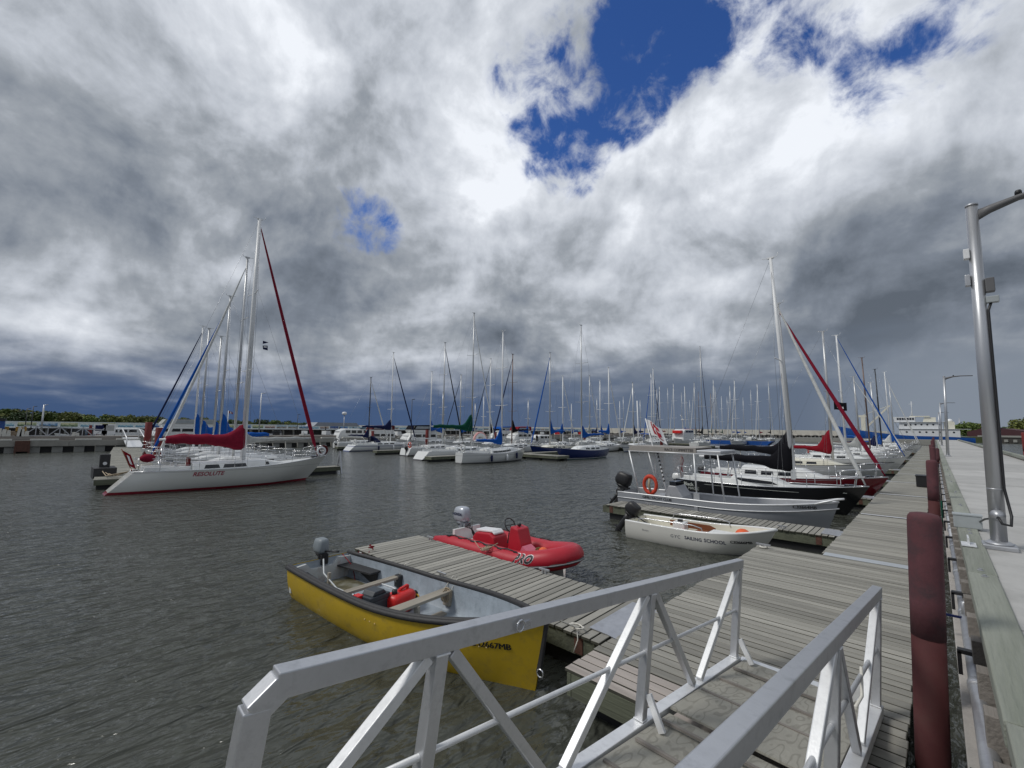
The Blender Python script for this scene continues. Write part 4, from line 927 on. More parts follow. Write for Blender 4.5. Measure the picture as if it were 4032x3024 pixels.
MB().box((XS(.37), -.05, .42), (.34, .30, .34)).build('cooler', WHITE, so, bevel=.02); MB().box((XS(.37), -.05, .62), (.12, .10, .06)).build('cooler_latch', BLACK, so)
MB().box((XS(.66), .02, .34), (.62, .50, .22)).build('bow_locker', WHITE, so, bevel=.02)
MB().lathe([(.0, -.16)]+[(.19*math.sin(PI*k/8), -.16*math.cos(PI*k/8)) for k in range(1, 8)]+[(.0, .16)], (XS(.795), .0, .47), 16).build('orange_float', mat('orange_plastic', (.75, .12, .03), .5), so)
MB().box((XS(.42), -.25, .30), (.2, .2, .14)).build('red_cushion', REDC, so)
for s_ in (1, -1):
    z_ = Hs.zs(0); P_ = [(XS(.24), s_*.66, z_), (XS(.25), s_*.66, z_+.14), (XS(.30), s_*.66, z_+.17), (XS(.60), s_*.66, z_+.18), (XS(.66), s_*.65, z_+.13), (XS(.67), s_*.64, z_)]
    if s_ < 0: P_ = [(p[0]-.32*SL*(.5 if i < 3 else .35)+.1, p[1], p[2]-.02) for i, p in enumerate(P_)]
    MB().tube(P_, .014, 7).build('grab_rail', STEEL, so)
ob = outboard(so, (XS(0)-.10, 0, .58), .92, BLACK, BLACK, 0, math.radians(35), True)
# aluminium race committee boat
RAW = mat('plate_aluminium', (.45, .46, .48), .5, .45, var=.10, vscale=3, bump=.05, dirt=(.33, .34, .35), dscale=2, damt=.5)
RBL = hull_mat('race_hull', (.30, .315, .34), (.30, .315, .34), (.15, .16, .17), .01, .01, rough=.5)
HR = Hull(7.1, 1.95, .74, .76, 1.06, .22, .5, .88, .45, .0, 3.0, 22, 10, .45)
ra = math.radians(1.2)
ro = open_boat('workboat', 'long bare aluminium race committee boat with a grey canopy, behind the second finger dock', 'boat', (-5.82, 16.95, 0), ra, HR, RBL, RAW, ALUB, .03, .16, .04)
XR_ = lambda t: -3.55+7.1*t; bvr = HR.bvh()
MB().tube([Vector((p.x, -p.y-.005, p.z-.20)) for p in HR.sheer(1)], .018, 6).tube([Vector((p.x, p.y+.005, p.z-.20)) for p in HR.sheer(1)], .018, 6).build('spray_rail', ALUB, ro)
heavy('GIMLI YACHT CLUB', .13, lambda u, v, o: HR.surf(bvr, XR_(.235)+u, .66+v, -1, o), BLKL, ro, 'lettering')
heavy('C32664MB', .13, lambda u, v, o: HR.surf(bvr, XR_(.885)+u, .86+v, -1, o), BLKL, ro, 'registration_number')
# canopy
cz = 2.38; x0, x1, x2 = XR_(.07), XR_(.44), XR_(.56); fr = MB()
for (xb, xt, sid) in ((XR_(.13), x0+.02, 1), (XR_(.44), x1-.08, 1), (XR_(.57), x2-.12, 1)):
    for s_ in (-1, 1): fr.tube([(xb, s_*.86, .78), (xt, s_*.82, cz)], .027, 8)
fr.tube([(x0, -.82, cz), (x2, -.82, cz), (x2, .82, cz), (x0, .82, cz), (x0, -.82, cz)], .025, 8); fr.build('canopy_frame', ALUB, ro)
CG = mat('grey_canopy_cloth', (.33, .31, .29), .8, var=.08)
MB().prism([(x0, cz+.02), (x1, cz+.02), (x1, cz+.17), (x0+.05, cz+.19)], -.84, -.81, 'xz').prism([(x0, cz+.02), (x1, cz+.02), (x1, cz+.17), (x0+.05, cz+.19)], .81, .84, 'xz').box(((x0+x1)/2, 0, cz+.19), (x1-x0, 1.66, .03)).build('canopy_cloth', CG, ro)
MB().box(((x1+x2)/2, 0, cz+.07), (x2-x1, 1.64, .12)).build('canopy_roof', RAW, ro, bevel=.03)
heavy('RACE COMMITTEE', .14, lambda u, v, o: Vector((x1-.62+u*.92, -.836-o, cz+.10+v)), BLKL, ro, 'lettering')
rl = MB().torus((XR_(.185), -.70, 1.12), .25, .065, 'y', 22, 8).build('ring_buoy', mat('orange_ring', (.55, .05, .02), .6), ro); rl.scale = (1, 1, 1.25); rl.location = (0, 0, -.28)
MB().tube([(XR_(.185), -.74, 1.35), (XR_(.18), -.76, 1.1), (XR_(.19), -.74, .85)], .05, 6).build('throw_line', ROPET, ro)
MB().prism([(XR_(.25), .3), (XR_(.36), .3), (XR_(.345), .75), (XR_(.31), 1.12), (XR_(.27), 1.12), (XR_(.25), .75)], -.45, .45, 'xz').build('console', RAW, ro, bevel=.02)
MB().box((XR_(.29), 0, 1.20), (.25, .75, .14)).build('windscreen', GLASS, ro)
MB().box((XR_(.20), 0, .62), (.45, 1.3, .10)).build('seat', RAW, ro)
for z_, t_ in ((.86, 0),): MB().tube([(XR_(.92), -.40, .98), (XR_(.99), -.10, 1.13), (XR_(1.02), -.05, 1.17)], .03, 6).tube([(XR_(.92), .40, .98), (XR_(.99), .10, 1.13), (XR_(1.02), .05, 1.17)], .03, 6).build('bow_horn', ALUB, ro)
MB().box((XR_(.30), -.90, .80), (.12, .05, .16)).box((XR_(.44), -.88, .86), (.20, .05, .28)).box((XR_(.44), -.94, .40), (.12, .10, .34)).build('frame_foot', RAW, ro)
ob = outboard(ro, (XR_(0)-.14, 0, .90), 1.35, BLACK, BLACK, 0, math.radians(18)); ob2 = outboard(ro, (XR_(0)-.05, -.62, .62), .6, BLACK, BLACK, 0, math.radians(40), label='small black kicker outboard tilted up')
fl = thing('signal_flag', 'white flag with red field and letter C above the race boat', 'flag', (XR_(.20)-5.82, 16.95-.5, cz))
MB().tube([(.08, 0, -1.4), (-.05, 0, .1), (-.36, 0, 1.28)], .022, 7).build('staff', SPARW, fl)
rows = []; rows2 = []
def fp(a, b_): return Vector((-.34+a*.62+b_*.24-.02, .06*math.sin(a*7)+.03*math.sin(a*13+b_*3), 1.24-a*.30-b_*.62+.05*math.sin(a*5)))
rows = [[fp(i/12, j/6) for j in range(7)] for i in range(13)]; MB().loft(rows, False, False).build('flag_cloth', SPARW, fl)
rows = [[fp(.24+i/12*.62, .05+j/6*.80)+Vector((0, -.012, 0)) for j in range(7)] for i in range(13)]; MB().loft(rows, False, False).build('red_field', mat('flag_red', (.42, .012, .03), .7), fl)
lettering('C', .50, lambda u, v: fp(.62+u/.66, .56-v/.66)+Vector((0, -.030, 0)), SPARW, fl, 0, .012, 'lettering'); lettering('Y', .28, lambda u, v: fp(.40+u/.66, .20-v/.66)+Vector((0, -.030, 0)), SPARW, fl, 0, .006, 'lettering')
st_ = thing('whip_pole', 'plain tall white pole rising from the race boat canopy beside the flag', 'pole', (XR_(.10)-5.82, 16.95-.5, cz)); MB().tube([(.05, 0, -.2), (0, 0, 2.0)], .024, 7).build('pole', SPARW, st_)
sp_ = thing('striped_pole', 'black and white striped pole leaning inside the race boat', 'pole', (XR_(.24)-5.82, 16.95-.45, .9)); MB().tube([(.20, 0, -.3), (-.22, 0, 1.55)], .035, 7).build('pole', SPARW, sp_)
for k in range(8): f = .35+k*.08; p = Vector((.20, 0, -.3)).lerp(Vector((-.22, 0, 1.55)), f); MB().tube([p, p+Vector((-.015, 0, .06))], .038, 7).build('black_band', BLACK, sp_)
# ------------------------------------------------------------------ sailboats at the main dock
e, H = sailboat('sailboat', 'black hulled sailboat with white deck and black sail cover, name painted on its stern quarter', (-5.50, 21.75, 0), 0, 7.15, 2.45, 10.9, HBK, WHITE, 'black', 'white', SPARW, .45, .92, .92, 1.15, .95, -.0, .70, .655, 3.6, 2,
               (.34, .66), .36, 0, 1.95, ob='white', furl_top=.80, cover_rise=.75, boom_r=.20, furl_r=.085)
bvb = H.bvh(); XB = lambda t: -3.575+7.15*t
GL = mat('pale_name_paint', (.62, .66, .62), .5)
lettering('Black', .22, lambda u, v: H.surf(bvb, XB(.095)+u, .74+v), GL, e, -.2, .002, 'name_lettering'); lettering('MAGIC', .17, lambda u, v: H.surf(bvb, XB(.125)+u, .56+v), GL, e, .15, 0, 'name_lettering')
lettering('~', .2, lambda u, v: H.surf(bvb, XB(.90)+u, .88+v), GL, e, 0, .004, 'emblem')
MB().tube([H.surf(bvb, XB(.20)+i*.4, .81+.0*i, -1, .004) for i in range(10)], .006, 4).build('cove_stripe', GL, e)
cm = MB().prism([(XB(.37), 1.05), (XB(.60), 1.00), (XB(.56), 1.13), (XB(.38), 1.20)], -.72, -.70, 'xz').build('long_window', GLASS, e)
ens = thing('ensign', 'furled red ensign drooping from the stern of the black sailboat', 'flag', (-8.95, 21.2, 1.0)); MB().tube([(0, 0, 0), (.05, 0, 1.0)], .015, 5).build('staff', WOOD, ens)
MB().loft([[Vector((.10+.05*math.sin(z_*9), y_*.05, .95-z_)) for y_ in (-1, 0, 1)] for z_ in (0, .2, .4, .6, .75)], False, False).build('cloth', COVER['dred'], ens)
e, H = sailboat('sailboat', 'maroon hulled sailboat with white cabin and wine red furled jib, behind the black one', (-5.55, 26.1, 0), 0, 7.9, 2.7, 9.9, HMR, WHITE, 'black', 'red', SPAR, .35, .98, .95, 1.22, 1.1, .0, .68, .54, 3.5, 2,
               (.26, .74), .50, 3, 2.25, ob='black', cover_rise=.95, boom_r=.19, furl_r=.10)
e, H = sailboat('sailboat', 'pale grey sloop with cream cabin, dark red sail cover and a pirate flag', (-6.1, 37.0, 0), 0, 8.3, 2.8, 10.2, HGR, CREAM, 'dred', None, SPAR, .15, .95, .95, 1.35, 1.2, .5, .60, .62, 3.5, 2,
               (.24, .72), .46, 3, 2.1, cover_rise=1.3)
pf = thing('pirate_flag', 'ragged black and white pirate flag flying from the grey mast', 'flag', (-4.95, 37.0, 4.95)); pf.scale = (.8, .8, .8)
rows = [[Vector((.10+i*.11, .05*math.sin(i*1.1), -.06*i*.3+.42-j*.17+.03*math.sin(i*.9))) for j in range(5)] for i in range(9)]
MB().loft(rows, False, False).build('cloth', COVER['black'], pf); MB().loft([[p+Vector((0, -.01, 0)) for p in r[1:4]] for r in rows[2:5]], False, False).loft([[p+Vector((0, -.012, 0)) for p in r[2:4]] for r in rows[5:7]], False, False).build('white_emblem', SPARW, pf)
sailboat('sailboat', 'long white sloop with blue furled jib and three dark windows, next past the grey sloop', (-6.1, 47.5, 0), 0, 8.8, 2.9, 11.7, HWG, WHITE, None, 'blue', SPARW, .2, .95, .95, 1.3, 1.1, 0, .68, .56, 3.5, 2, (.28, .74), .46, 3, 2.0, furl_top=.99)
sailboat('sailboat', 'white sailboat with a dark brown mast and low cabin', (-6.0, 66.0, 0), 0, 8.2, 2.7, 12.0, HW, WHITE, None, None, SPARB, .2, .9, .9, 1.2, 1.0, 0, .68, .56, 3.3, 1, (.28, .74), .44, 3, 2.0)
sailboat('sailboat', 'white sailboat with orange ring buoy just before the brown masted one', (-6.0, 57.0, 0), 0, 8.2, 2.7, 8.9, HW, WHITE, 'grey', 'white', SPAR, .2, .9, .9, 1.2, 1.0, 0, .68, .56, 3.3, 1, (.28, .74), .44, 3, 2.0, buoy='orange')
sailboat('sailboat', 'white sailboat with thin black mast and blue tarpaulin over its deck', (-6.0, 80.0, 0), 0, 8.0, 2.7, 12.1, HW, WHITE, 'blue', None, SPARD, .2, .9, .9, 1.2, 1.0, 0, .68, .58, 3.3, 1, (.28, .74), .44, 3, 1.9, bimini='blue')
sailboat('sailboat', 'white sailboat with tall white mast and pale furled jib, far along the dock', (-6.0, 97.0, 0), 0, 8.4, 2.8, 13.4, HW, WHITE, 'white', 'white', SPARW, .2, .9, .9, 1.2, 1.0, 0, .68, .58, 3.3, 1, (.28, .74), .44, 3, 1.9)
sailboat('sailboat', 'white sailboat with short grey mast between the brown and black masts', (-6.0, 72.5, 0), 0, 8.0, 2.7, 9.6, HWB, WHITE, 'navy', None, SPAR, .2, .9, .9, 1.2, 1.0, 0, .68, .58, 3.3, 0, (.28, .74), .44, 3, 1.9)
sailboat('sailboat', 'farthest white sailboat on the long dock, just left of the ship wheelhouse', (-6.2, 110, 0), 0, 8.6, 2.8, 12.4, HW, WHITE, 'blue', 'white', SPAR, .2, .9, .9, 1.2, 1.0, 0, .68, .58, 3.3, 0, (.28, .74), .44, 3, 1.9)
# ------------------------------------------------------------------ the sloop on the left and its neighbours
res, HRs = sailboat('sailboat', 'large white racing sloop with wine red sail cover and red name lettering', (-27.6, 7.62, 0), PI/2, 9.25, 3.0, 15.1, HWR, WHITE, 'red', 'red', SPARW, .0, .98, 1.0, 1.42, 1.5, -1.2, .42, .50, 3.45, 2,
               (.24, .76), .36, 0, 2.42, fore_t=.94, furl_top=.985, boom_r=.33, furl_r=.12, cover_rise=.62, mast_r=.135)
bvR = HRs.bvh(); XQ = lambda t: -4.625+9.25*t
lettering('RESOLUTE', .27, lambda u, v: HRs.surf(bvR, XQ(.30)+u, .80+v), mat('wine_letter', (.30, .02, .05), .5), res, .3, .006, 'name_lettering')
cmR, sideR, profR = cabin_mb(HRs, XQ(.24), XQ(.76), 3.0*.32, .36)
for a, b_ in ((.29, .365), (.38, .50), (.60, .625)):
    cabin_window(sideR, XQ(a), XQ(b_), .22, .74, -1, .06, 6).build('window', GLASS, res)
MB().torus((XQ(.11), .0, 1.65), .42, .03, 'x', 24, 6).build('wheel_rim', STEEL, res)
MB().lathe([(.0, -.30)]+[(.20*math.sin(PI*k/8), -.30*math.cos(PI*k/8)) for k in range(1, 8)]+[(.0, .30)], (0, 0, 0), 12).build('wine_fender_bag', COVER['red'], res, loc=(XQ(.05), -.6, 1.62)).rotation_euler = (0, PI/2, 0)
MB().box((XQ(.235), 0, 1.3), (.06, .7, .5)).build('companionway', COVER['maroon'], res)
ring_buoy(res, (XQ(.96), -.35, 1.75), COVER['maroon'], .25, 'y'); ring_buoy(res, (XQ(.945), -.42, 1.70), SPARW, .22, 'y')
en = thing('ensign', 'red and white ensign on a leaning staff at the stern of the large white sloop', 'flag', (-27.6, 3.0, 1.0))
MB().tube([(0, 0, 0), (0, -.45, 1.05)], .02, 6).build('staff', WOOD, en)
rows = [[Vector((.03*math.sin(j*2), -.40+j*.10+i*.05, .98-i*.14-j*.07)) for j in range(4)] for i in range(6)]
MB().loft(rows, False, False).build('red_cloth', COVER['dred'], en); MB().loft([[p+Vector((.015, 0, 0)) for p in r[1:3]] for r in rows[1:5]], False, False).build('white_panel', SPARW, en)
bu = thing('burgees', 'two small club pennants flying under the spreader of the large white sloop', 'pennants', (-26.7, 7.95, 7.9)); bu.scale = (.6, .6, .6); MB().prism([(0, .0), (.5, -.1), (0, -.3)], 0, .01, 'yz').prism([(0, -.45), (.42, -.4), (.46, -.85), (.05, -.8)], 0, .01, 'yz').build('pennant', COVER['navy'], bu)
MB().prism([(.08, -.5), (.34, -.48), (.36, -.62), (.1, -.62)], .012, .016, 'yz').build('stripe', SPARW, bu)
def place(u, v, h, head, Ln=8.5, mast_t=.58, label='', **k):
    r = ray(u, v); s = (h-EYE)/r.z; x, y_ = r.x*s, r.y*s; off = Ln*(mast_t-.5)
    a = {1: PI/2, -1: -PI/2}[head] if head in (1, -1) else head
    loc = (x-math.cos(a)*off, y_-math.sin(a)*off, 0)
    PLACED.append((label, round(loc[0], 1), round(loc[1], 1), Ln))
    return sailboat('sailboat', label, loc, a, Ln, mast_h=h, mast_t=mast_t, **k)
PLACED = []
def fixed(u, v, X, head, Ln, mast_t, label, **k):
    """mast foot on the line x = X, its top on the sight line (u, v)"""
    r = ray(u, v); s = X/r.x; h = EYE+r.z*s; y_ = r.y*s; off = Ln*(mast_t-.5)*head
    PLACED.append((label, X, round(y_-off, 1), Ln, 'h', round(h, 1)))
    return sailboat('sailboat', label, (X, y_-off, 0), PI/2*head, Ln, mast_h=h, mast_t=mast_t, **k)
fixed(975, 1015, -32.2, -1, 9.0, .56, 'white sloop right behind the red trimmed one, with pale furled jib and grey sail cover', B=2.8, hull=HW, cover='grey', furl='white', det=1, boom_l=4.4, cab_h=.5, boom_z=2.3, furl_r=.10)
fixed(908, 1167, -36.5, -1, 8.8, .56, 'white sloop with bright blue furled jib and blue cover, third from the open water', B=2.8, hull=HW, cover='blue', furl='blue', det=1, boom_z=2.5, furl_r=.10, boom_r=.2, cover_rise=1.5)
fixed(872, 1325, -40.8, -1, 7.8, .56, 'white sailboat with short grey mast between the blue covered sloops', B=2.6, hull=HW, cover='blue', furl=None, det=1, boom_z=2.5)
fixed(824, 1294, -45.2, -1, 8.2, .56, 'white sailboat with grey mast and drooping blue cover, behind the left group', B=2.7, hull=HW, cover='blue', furl=None, det=1, boom_z=2.6, boom_r=.2)
fixed(800, 1285, -49.5, -1, 8.6, .56, 'white sailboat with navy furled jib, last of the left group', B=2.8, hull=HW, cover='blue', furl='navy', mast=SPARW, det=1, boom_z=2.8, boom_r=.22, furl_r=.09, cover_rise=1.4)
# their walkway, pile pair, bollards
def xdock(label, x0, x1, yc_, w, ind=False, grp='floating walkways between the moored boats'):
    return dock_section('walkway', label, 'dock', (x1, yc_, 0), PI/2, x1-x0, w, grp, ind, pitch=.147)
_wd = xdock('wide grey plank walkway leading from the quay to the stern of the large white sloop', -70.3, -29.6, 3.1, 2.6); _wd.rotation_euler.z -= math.radians(5.6)
def ydock(label, x, y0, y1, w=.9): return dock_section('walkway', label, 'dock', (x, y0, 0), 0, y1-y0, w, 'floating walkways between the moored boats', False)
ydock('short finger walkway just beyond the bow of the large white sloop', -30.1, 4.6, 14.2, .8)
ydock('finger walkway between the blue covered sloops in the left group', -38.7, 4.6, 13.0, .8)
ydock('finger walkway deep in the left group of sailboats', -47.4, 4.6, 13.0, .8)
af = thing('dock_ladder_frame', 'grey steel A frame at the walkway end by the red trimmed sloop bow', 'frame', (-30.1, 14.3, 0)); MB().bar((-.4, .0, -.1), (0, 0, 1.5), .09, .09).bar((.4, 0, -.1), (0, 0, 1.5), .09, .09).bar((-.25, 0, .6), (.25, 0, .6), .06, .06).build('frame', GALV, af)
REDB_ = 0
def rpile(loc, h, label, r=.22, grp='red piles at the left walkway'): pile(loc, h, r, label, REDP, group=grp)
def rpile2(loc, h, label, r=.22, grp='red piles among the far walkways'):
    e = thing('mooring_pile', label, 'pile', loc, 0, grp); MB().lathe([(r, -1), (r, h-.03), (r*.92, h), (0, h+.001)], (0, 0, 0), 16).build('pipe', REDB, e)
q = at(616, 1830, .5); rpile2((q.x, q.y, 0), 3.0, 'red pile nearer to the water in the pair left of the wine red sail cover', .22)
q = at(575, 1795, .5); rpile2((q.x, q.y, 0), 3.4, 'red pile farther back in the pair left of the wine red sail cover', .26)
bp_ = thing('dock_post', 'square black mooring post on the corner of the left walkway', 'post', (-32.2, 2.35, DZ)); MB().box((0, 0, .55), (.42, .42, 1.1)).build('post', RUB, bp_, bevel=.03); MB().box((0, 0, .14), (1.7, .9, .55)).build('rubber_block', RUB, bp_)
MB().lathe([(.09, 0), (.09, .02)], (0, 0, 0), 10).build('white_disc', SPARW, bp_, loc=(.215, 0, .62)).rotation_euler = (0, PI/2, 0)
tw = thing('mooring_rope', 'tan ropes from the black corner post to the stern of the large white sloop', 'rope', (0, 0, 0)); mb = MB()
for k in range(4): mb.tube([(-31.9, 2.2+.1*k, .85-.1*k), (-30.2, 2.3+.15*k, .62), (-28.3, 3.05, .95)], .022, 5)
mb.build('line', ROPET, tw)
# ------------------------------------------------------------------ middle of the harbour
xdock('plank walkway behind the row of white sailboats in the middle', -78, -27.5, 36.6, 2.0)
xdock('farther plank walkway behind the blue hulled sailboat', -78, -32, 62.5, 2.0); xdock('distant plank walkway in front of the breakwater', -78, -36, 94, 2.0); xdock('most distant plank walkway under the pale breakwater', -80, -42, 128, 2.0)
ydock('finger walkway with a bench, left of the curved white sailboat', -34.6, 25.0, 35.4, 1.1); ydock('finger walkway between the two leftmost white sailboats of the middle row', -59.0, 27.5, 35.4, .9); ydock('finger walkway left of the orange ring sailboat', -47.2, 26.6, 35.4, 1.0)
ydock('finger walkway next to the blue hulled sailboat', -33.5, 37.8, 47.5, 1.0)
ydock('long low finger walkway ahead of the flag, lying across open water', -29.6, 60, 86, 1.3)
fl_ = lambda *a, **k: fixed(*a, **k)
fl_(1981, 1304, -31.2, 1, 9.0, .60, 'white sailboat with curved sheer, white ring buoy and blue sail cover', B=2.9, hull=HWG, cover='blue', furl=None, mast=SPARW, det=1, z0=1.0, zm=.85, z1=1.35, bow=.9, stern=-.1, tr=.35, boom_l=3.4, cab=(.36, .88), cab_h=.42, wins=4, boom_z=2.0, buoy='white', cover_rise=1.2, boom_r=.18)
fl_(1867, 1233, -37.0, 1, 10.2, .62, 'white sailboat with tall mast and long dark green sail cover', B=3.1, hull=HW, cover='green', furl='white', det=1, stern=-1.0, tr=.6, boom_l=5.2, boom_z=3.3, cab=(.34, .80), boom_r=.24, dodger=None, furl_r=.07, cover_rise=1.3)
fl_(1753, 1349, -43.6, 1, 8.6, .60, 'white sailboat with black furled jib, orange ring buoy and black outboard', B=2.8, hull=HW, cover=None, furl='black', det=1, ob='black', buoy='orange', stern=-.4, furl_r=.09)
fl_(1550, 1388, -56.0, 1, 10.2, .56, 'white sailboat with navy sail cover, dark dodger and long forestay to the right', B=3.1, hull=HWB, cover='navy', furl='navy', mast=SPARW, det=1, stern=-1.1, dodger='navy', buoy='white', boom_l=4.4, boom_z=3.2, furl_r=.11, boom_r=.2)
fl_(1461, 1486, -63.5, 1, 8.6, .60, 'small white sailboat with slim black mast and white furled jib', B=2.7, hull=HW, cover='navy', furl='white', mast=SPARD, det=1, buoy='white', ob='white', furl_r=.10)
# north side of the same walkway: bows toward the camera side
fl_(2288, 1281, -28.8, -1, 9.4, .50, 'dark blue hulled sailboat with white cabin top and bright blue sail cover', B=2.9, hull=HNB, cover='blue', furl=None, mast=SPAR, det=1, z0=.98, zm=.92, z1=1.25, bow=1.1, stern=.7, tr=.5, boom_l=4.6, boom_z=2.6, cab=(.24, .70), wins=3, cab_h=.5, cover_rise=1.0)
fl_(2166, 1389, -35.4, -1, 8.6, .56, 'blue hulled sailboat with cream cabin and slanting blue furled jib', B=2.8, hull=HNB, deck=CREAM, cover='blue', furl='blue', det=1, boom_z=2.9, furl_r=.10, cover_rise=1.5)
fl_(2019, 1395, -41.5, -1, 9.0, .56, 'white sailboat with brown mast, black cover and navy furled jib', B=2.8, hull=HW, cover='black', furl='navy', mast=SPARB, det=1, boom_z=3.0, furl_r=.10, cover_rise=1.4)
fl_(1933, 1413, -47.2, -1, 8.8, .56, 'white sailboat with black cover and thin black furled jib slanting left', B=2.8, hull=HW, cover='black', furl='black', mast=SPARW, det=0, boom_z=3.0)
fl_(1816, 1476, -53.5, -1, 8.0, .56, 'white sailboat with alloy mast and dark jib slanting left across its neighbour', B=2.7, hull=HW, cover='blue', furl='black', det=0, boom_z=2.8)
fl_(1701, 1464, -60.0, -1, 8.6, .56, 'white sailboat with bright blue sail cover behind the red pile', B=2.8, hull=HW, cover='blue', furl=None, mast=SPARW, det=0, boom_z=3.0, cover_rise=1.4)
# next rows
R3 = [
 (2216, 1481, -43.5, 1, 'white sailboat with blue sail cover left of its mast and pale furled jib', 'blue', 'white', SPARW, HW),
 (2321, 1478, -46.5, 1, 'white sailboat with plain mast behind the dark blue hull', 'grey', 'white', SPAR, HW),
 (2396, 1447, -36.0, 1, 'white sailboat with blue cover and pale jib leaning right, behind the blue hull stern', 'blue', 'white', SPARW, HW),
 (2362, 1498, -41.5, -1, 'white sailboat with short white mast and blue cover', 'blue', None, SPARW, HW),
 (2491, 1507, -33.0, -1, 'white sailboat with blue bimini and striped stern at the left end of the long finger', 'navy', 'white', SPAR, HWB),
 (2563, 1472, -38.5, -1, 'white sailboat with blue furled jib left of the flag', 'navy', 'blue', SPARW, HW),
 (2571, 1451, -44.0, 1, 'white sailboat with navy jib leaning right, above the flag', 'black', 'navy', SPARW, HW),
 (2586, 1532, -56.0, 1, 'small white sailboat with grey mast, in the crowd above the flag', 'blue', None, SPAR, HW),
 (2596, 1522, -50.5, -1, 'white sailboat with doubled black stay above the flag', 'red', 'black', SPARW, HW),
 (2651, 1512, -56.0, -1, 'white sailboat with pale jib leaning left beside the red trawler', 'black', 'white', SPARW, HW),
 (2695, 1522, -48.0, 1, 'white sailboat with pale jib leaning right, its mast over the white wheelhouse', 'blue', 'white', SPARW, HW),
 (2733, 1505, -42.0, -1, 'white sailboat with pale jib leaning left and two spreaders', 'black', 'white', SPAR, HW),
 (2749, 1542, -60.0, 1, 'white sailboat with a slim brown mast in the crowded middle', 'maroon', None, SPARB, HW),
 (2756, 1365, -34.5, 1, 'white sailboat with the tallest mast of the far rows and navy jib', 'black', 'navy', SPAR, HWG),
 (2798, 1549, -50.0, 1, 'white sailboat with tan wooden mast', 'green', None, mat('tan_mast', (.30, .22, .15), .5), HW),
 (2808, 1496, -45.0, -1, 'white sailboat with dark cover and pale jib leaning left', 'black', 'white', SPARW, HW),
 (2815, 1526, -55.0, 1, 'white sailboat with pale jib leaning right among three close masts', 'grey', 'white', SPAR, HW),
 (2873, 1520, -41.0, -1, 'white sailboat with pale jib, left of the blue striped hull', 'blue', 'white', SPAR, HW),
 (2891, 1499, -33.8, -1, 'white sailboat with dark blue side stripe and blue cover, alone on the water', 'blue', 'white', SPARW, HWB),
 (2981, 1512, -34.0, -1, 'tan hulled sailboat with pale deck and wine red cover', 'dred', 'white', SPARW, HTN),
 (3025, 1502, -38.5, 1, 'grey hulled sailboat farthest right of the crowd with a black cover', 'black', 'white', SPAR, HGR),
 (2955, 1535, -50.0, 1, 'faint distant sailboat with bare mast behind the tan hull', None, None, SPAR, HW)]
for (u, v, X, hd, lb, cv_, fu, ms, hl) in R3:
    fixed(u, v, X, hd, 8.4, .57, lb, B=2.8, hull=hl, cover=cv_, furl=fu, mast=ms, det=0, boom_z=2.9, furl_r=.08, boom_r=.17, cover_rise=1.2, bimini='blue' if 'bimini' in lb else None, lean=0)
for (u, v, X, hd, lb, cv_, ms) in [(1745, 1545, -66, 1, 'small white sailboat with blue cover behind the black flybridge cruiser', 'blue', SPAR), (1905, 1560, -62, -1, 'white sailboat with bare mast just right of the dark green cover', None, SPARW), (2080, 1575, -58, 1, 'white sailboat with short mast left of the standing person', 'blue', SPAR), (2250, 1590, -62, -1, 'small white sailboat far behind the blue hulled pair', 'blue', SPARW),
                              (2350, 1570, -66, 1, 'white sailboat with faint mast over the dark blue hull stern', 'navy', SPAR), (2440, 1580, -60, -1, 'white sailboat half hidden between two pale slanting jibs', 'blue', SPARW), (2520, 1575, -64, 1, 'small white sailboat just left of the red and white flag', 'blue', SPAR), (2715, 1575, -70, 1, 'small white sailboat right of the trawler wheelhouse', 'black', SPAR),
                              (2840, 1560, -62, 1, 'small white sailboat behind the trio of close masts', 'green', SPARW), (2925, 1565, -56, -1, 'white sailboat between the blue striped and the tan hull', 'blue', SPAR)]:
    fixed(u, v, X, hd, 7.6, .57, lb, B=2.6, hull=HW, cover=cv_, furl=None, mast=ms, det=0, boom_z=2.7, boom_r=.2, cover_rise=1.1)
for t_ in [(1861, 1588, -70, 'short white pole mast behind the green sail cover'), (2450, 1560, -90, 'thin bare mast far behind the blue hulled boat'), (2625, 1525, -75, 'thin grey mast with crosstrees right of the flag'), (2680, 1545, -80, 'faint grey mast far behind the wheelhouse'), (2860, 1560, -75, 'faint grey mast between two pale jibs')]:
    u, v, X, lb = t_; r = ray(u, v); s = X/r.x; h = EYE+r.z*s; e = sailboat('sailboat', lb.replace('mast', 'masted sailboat').replace('pole masted', 'masted'), (X, r.y*s, 0), PI/2, 7.5, 2.5, h, HW, WHITE, None, None, SPAR, det=0)
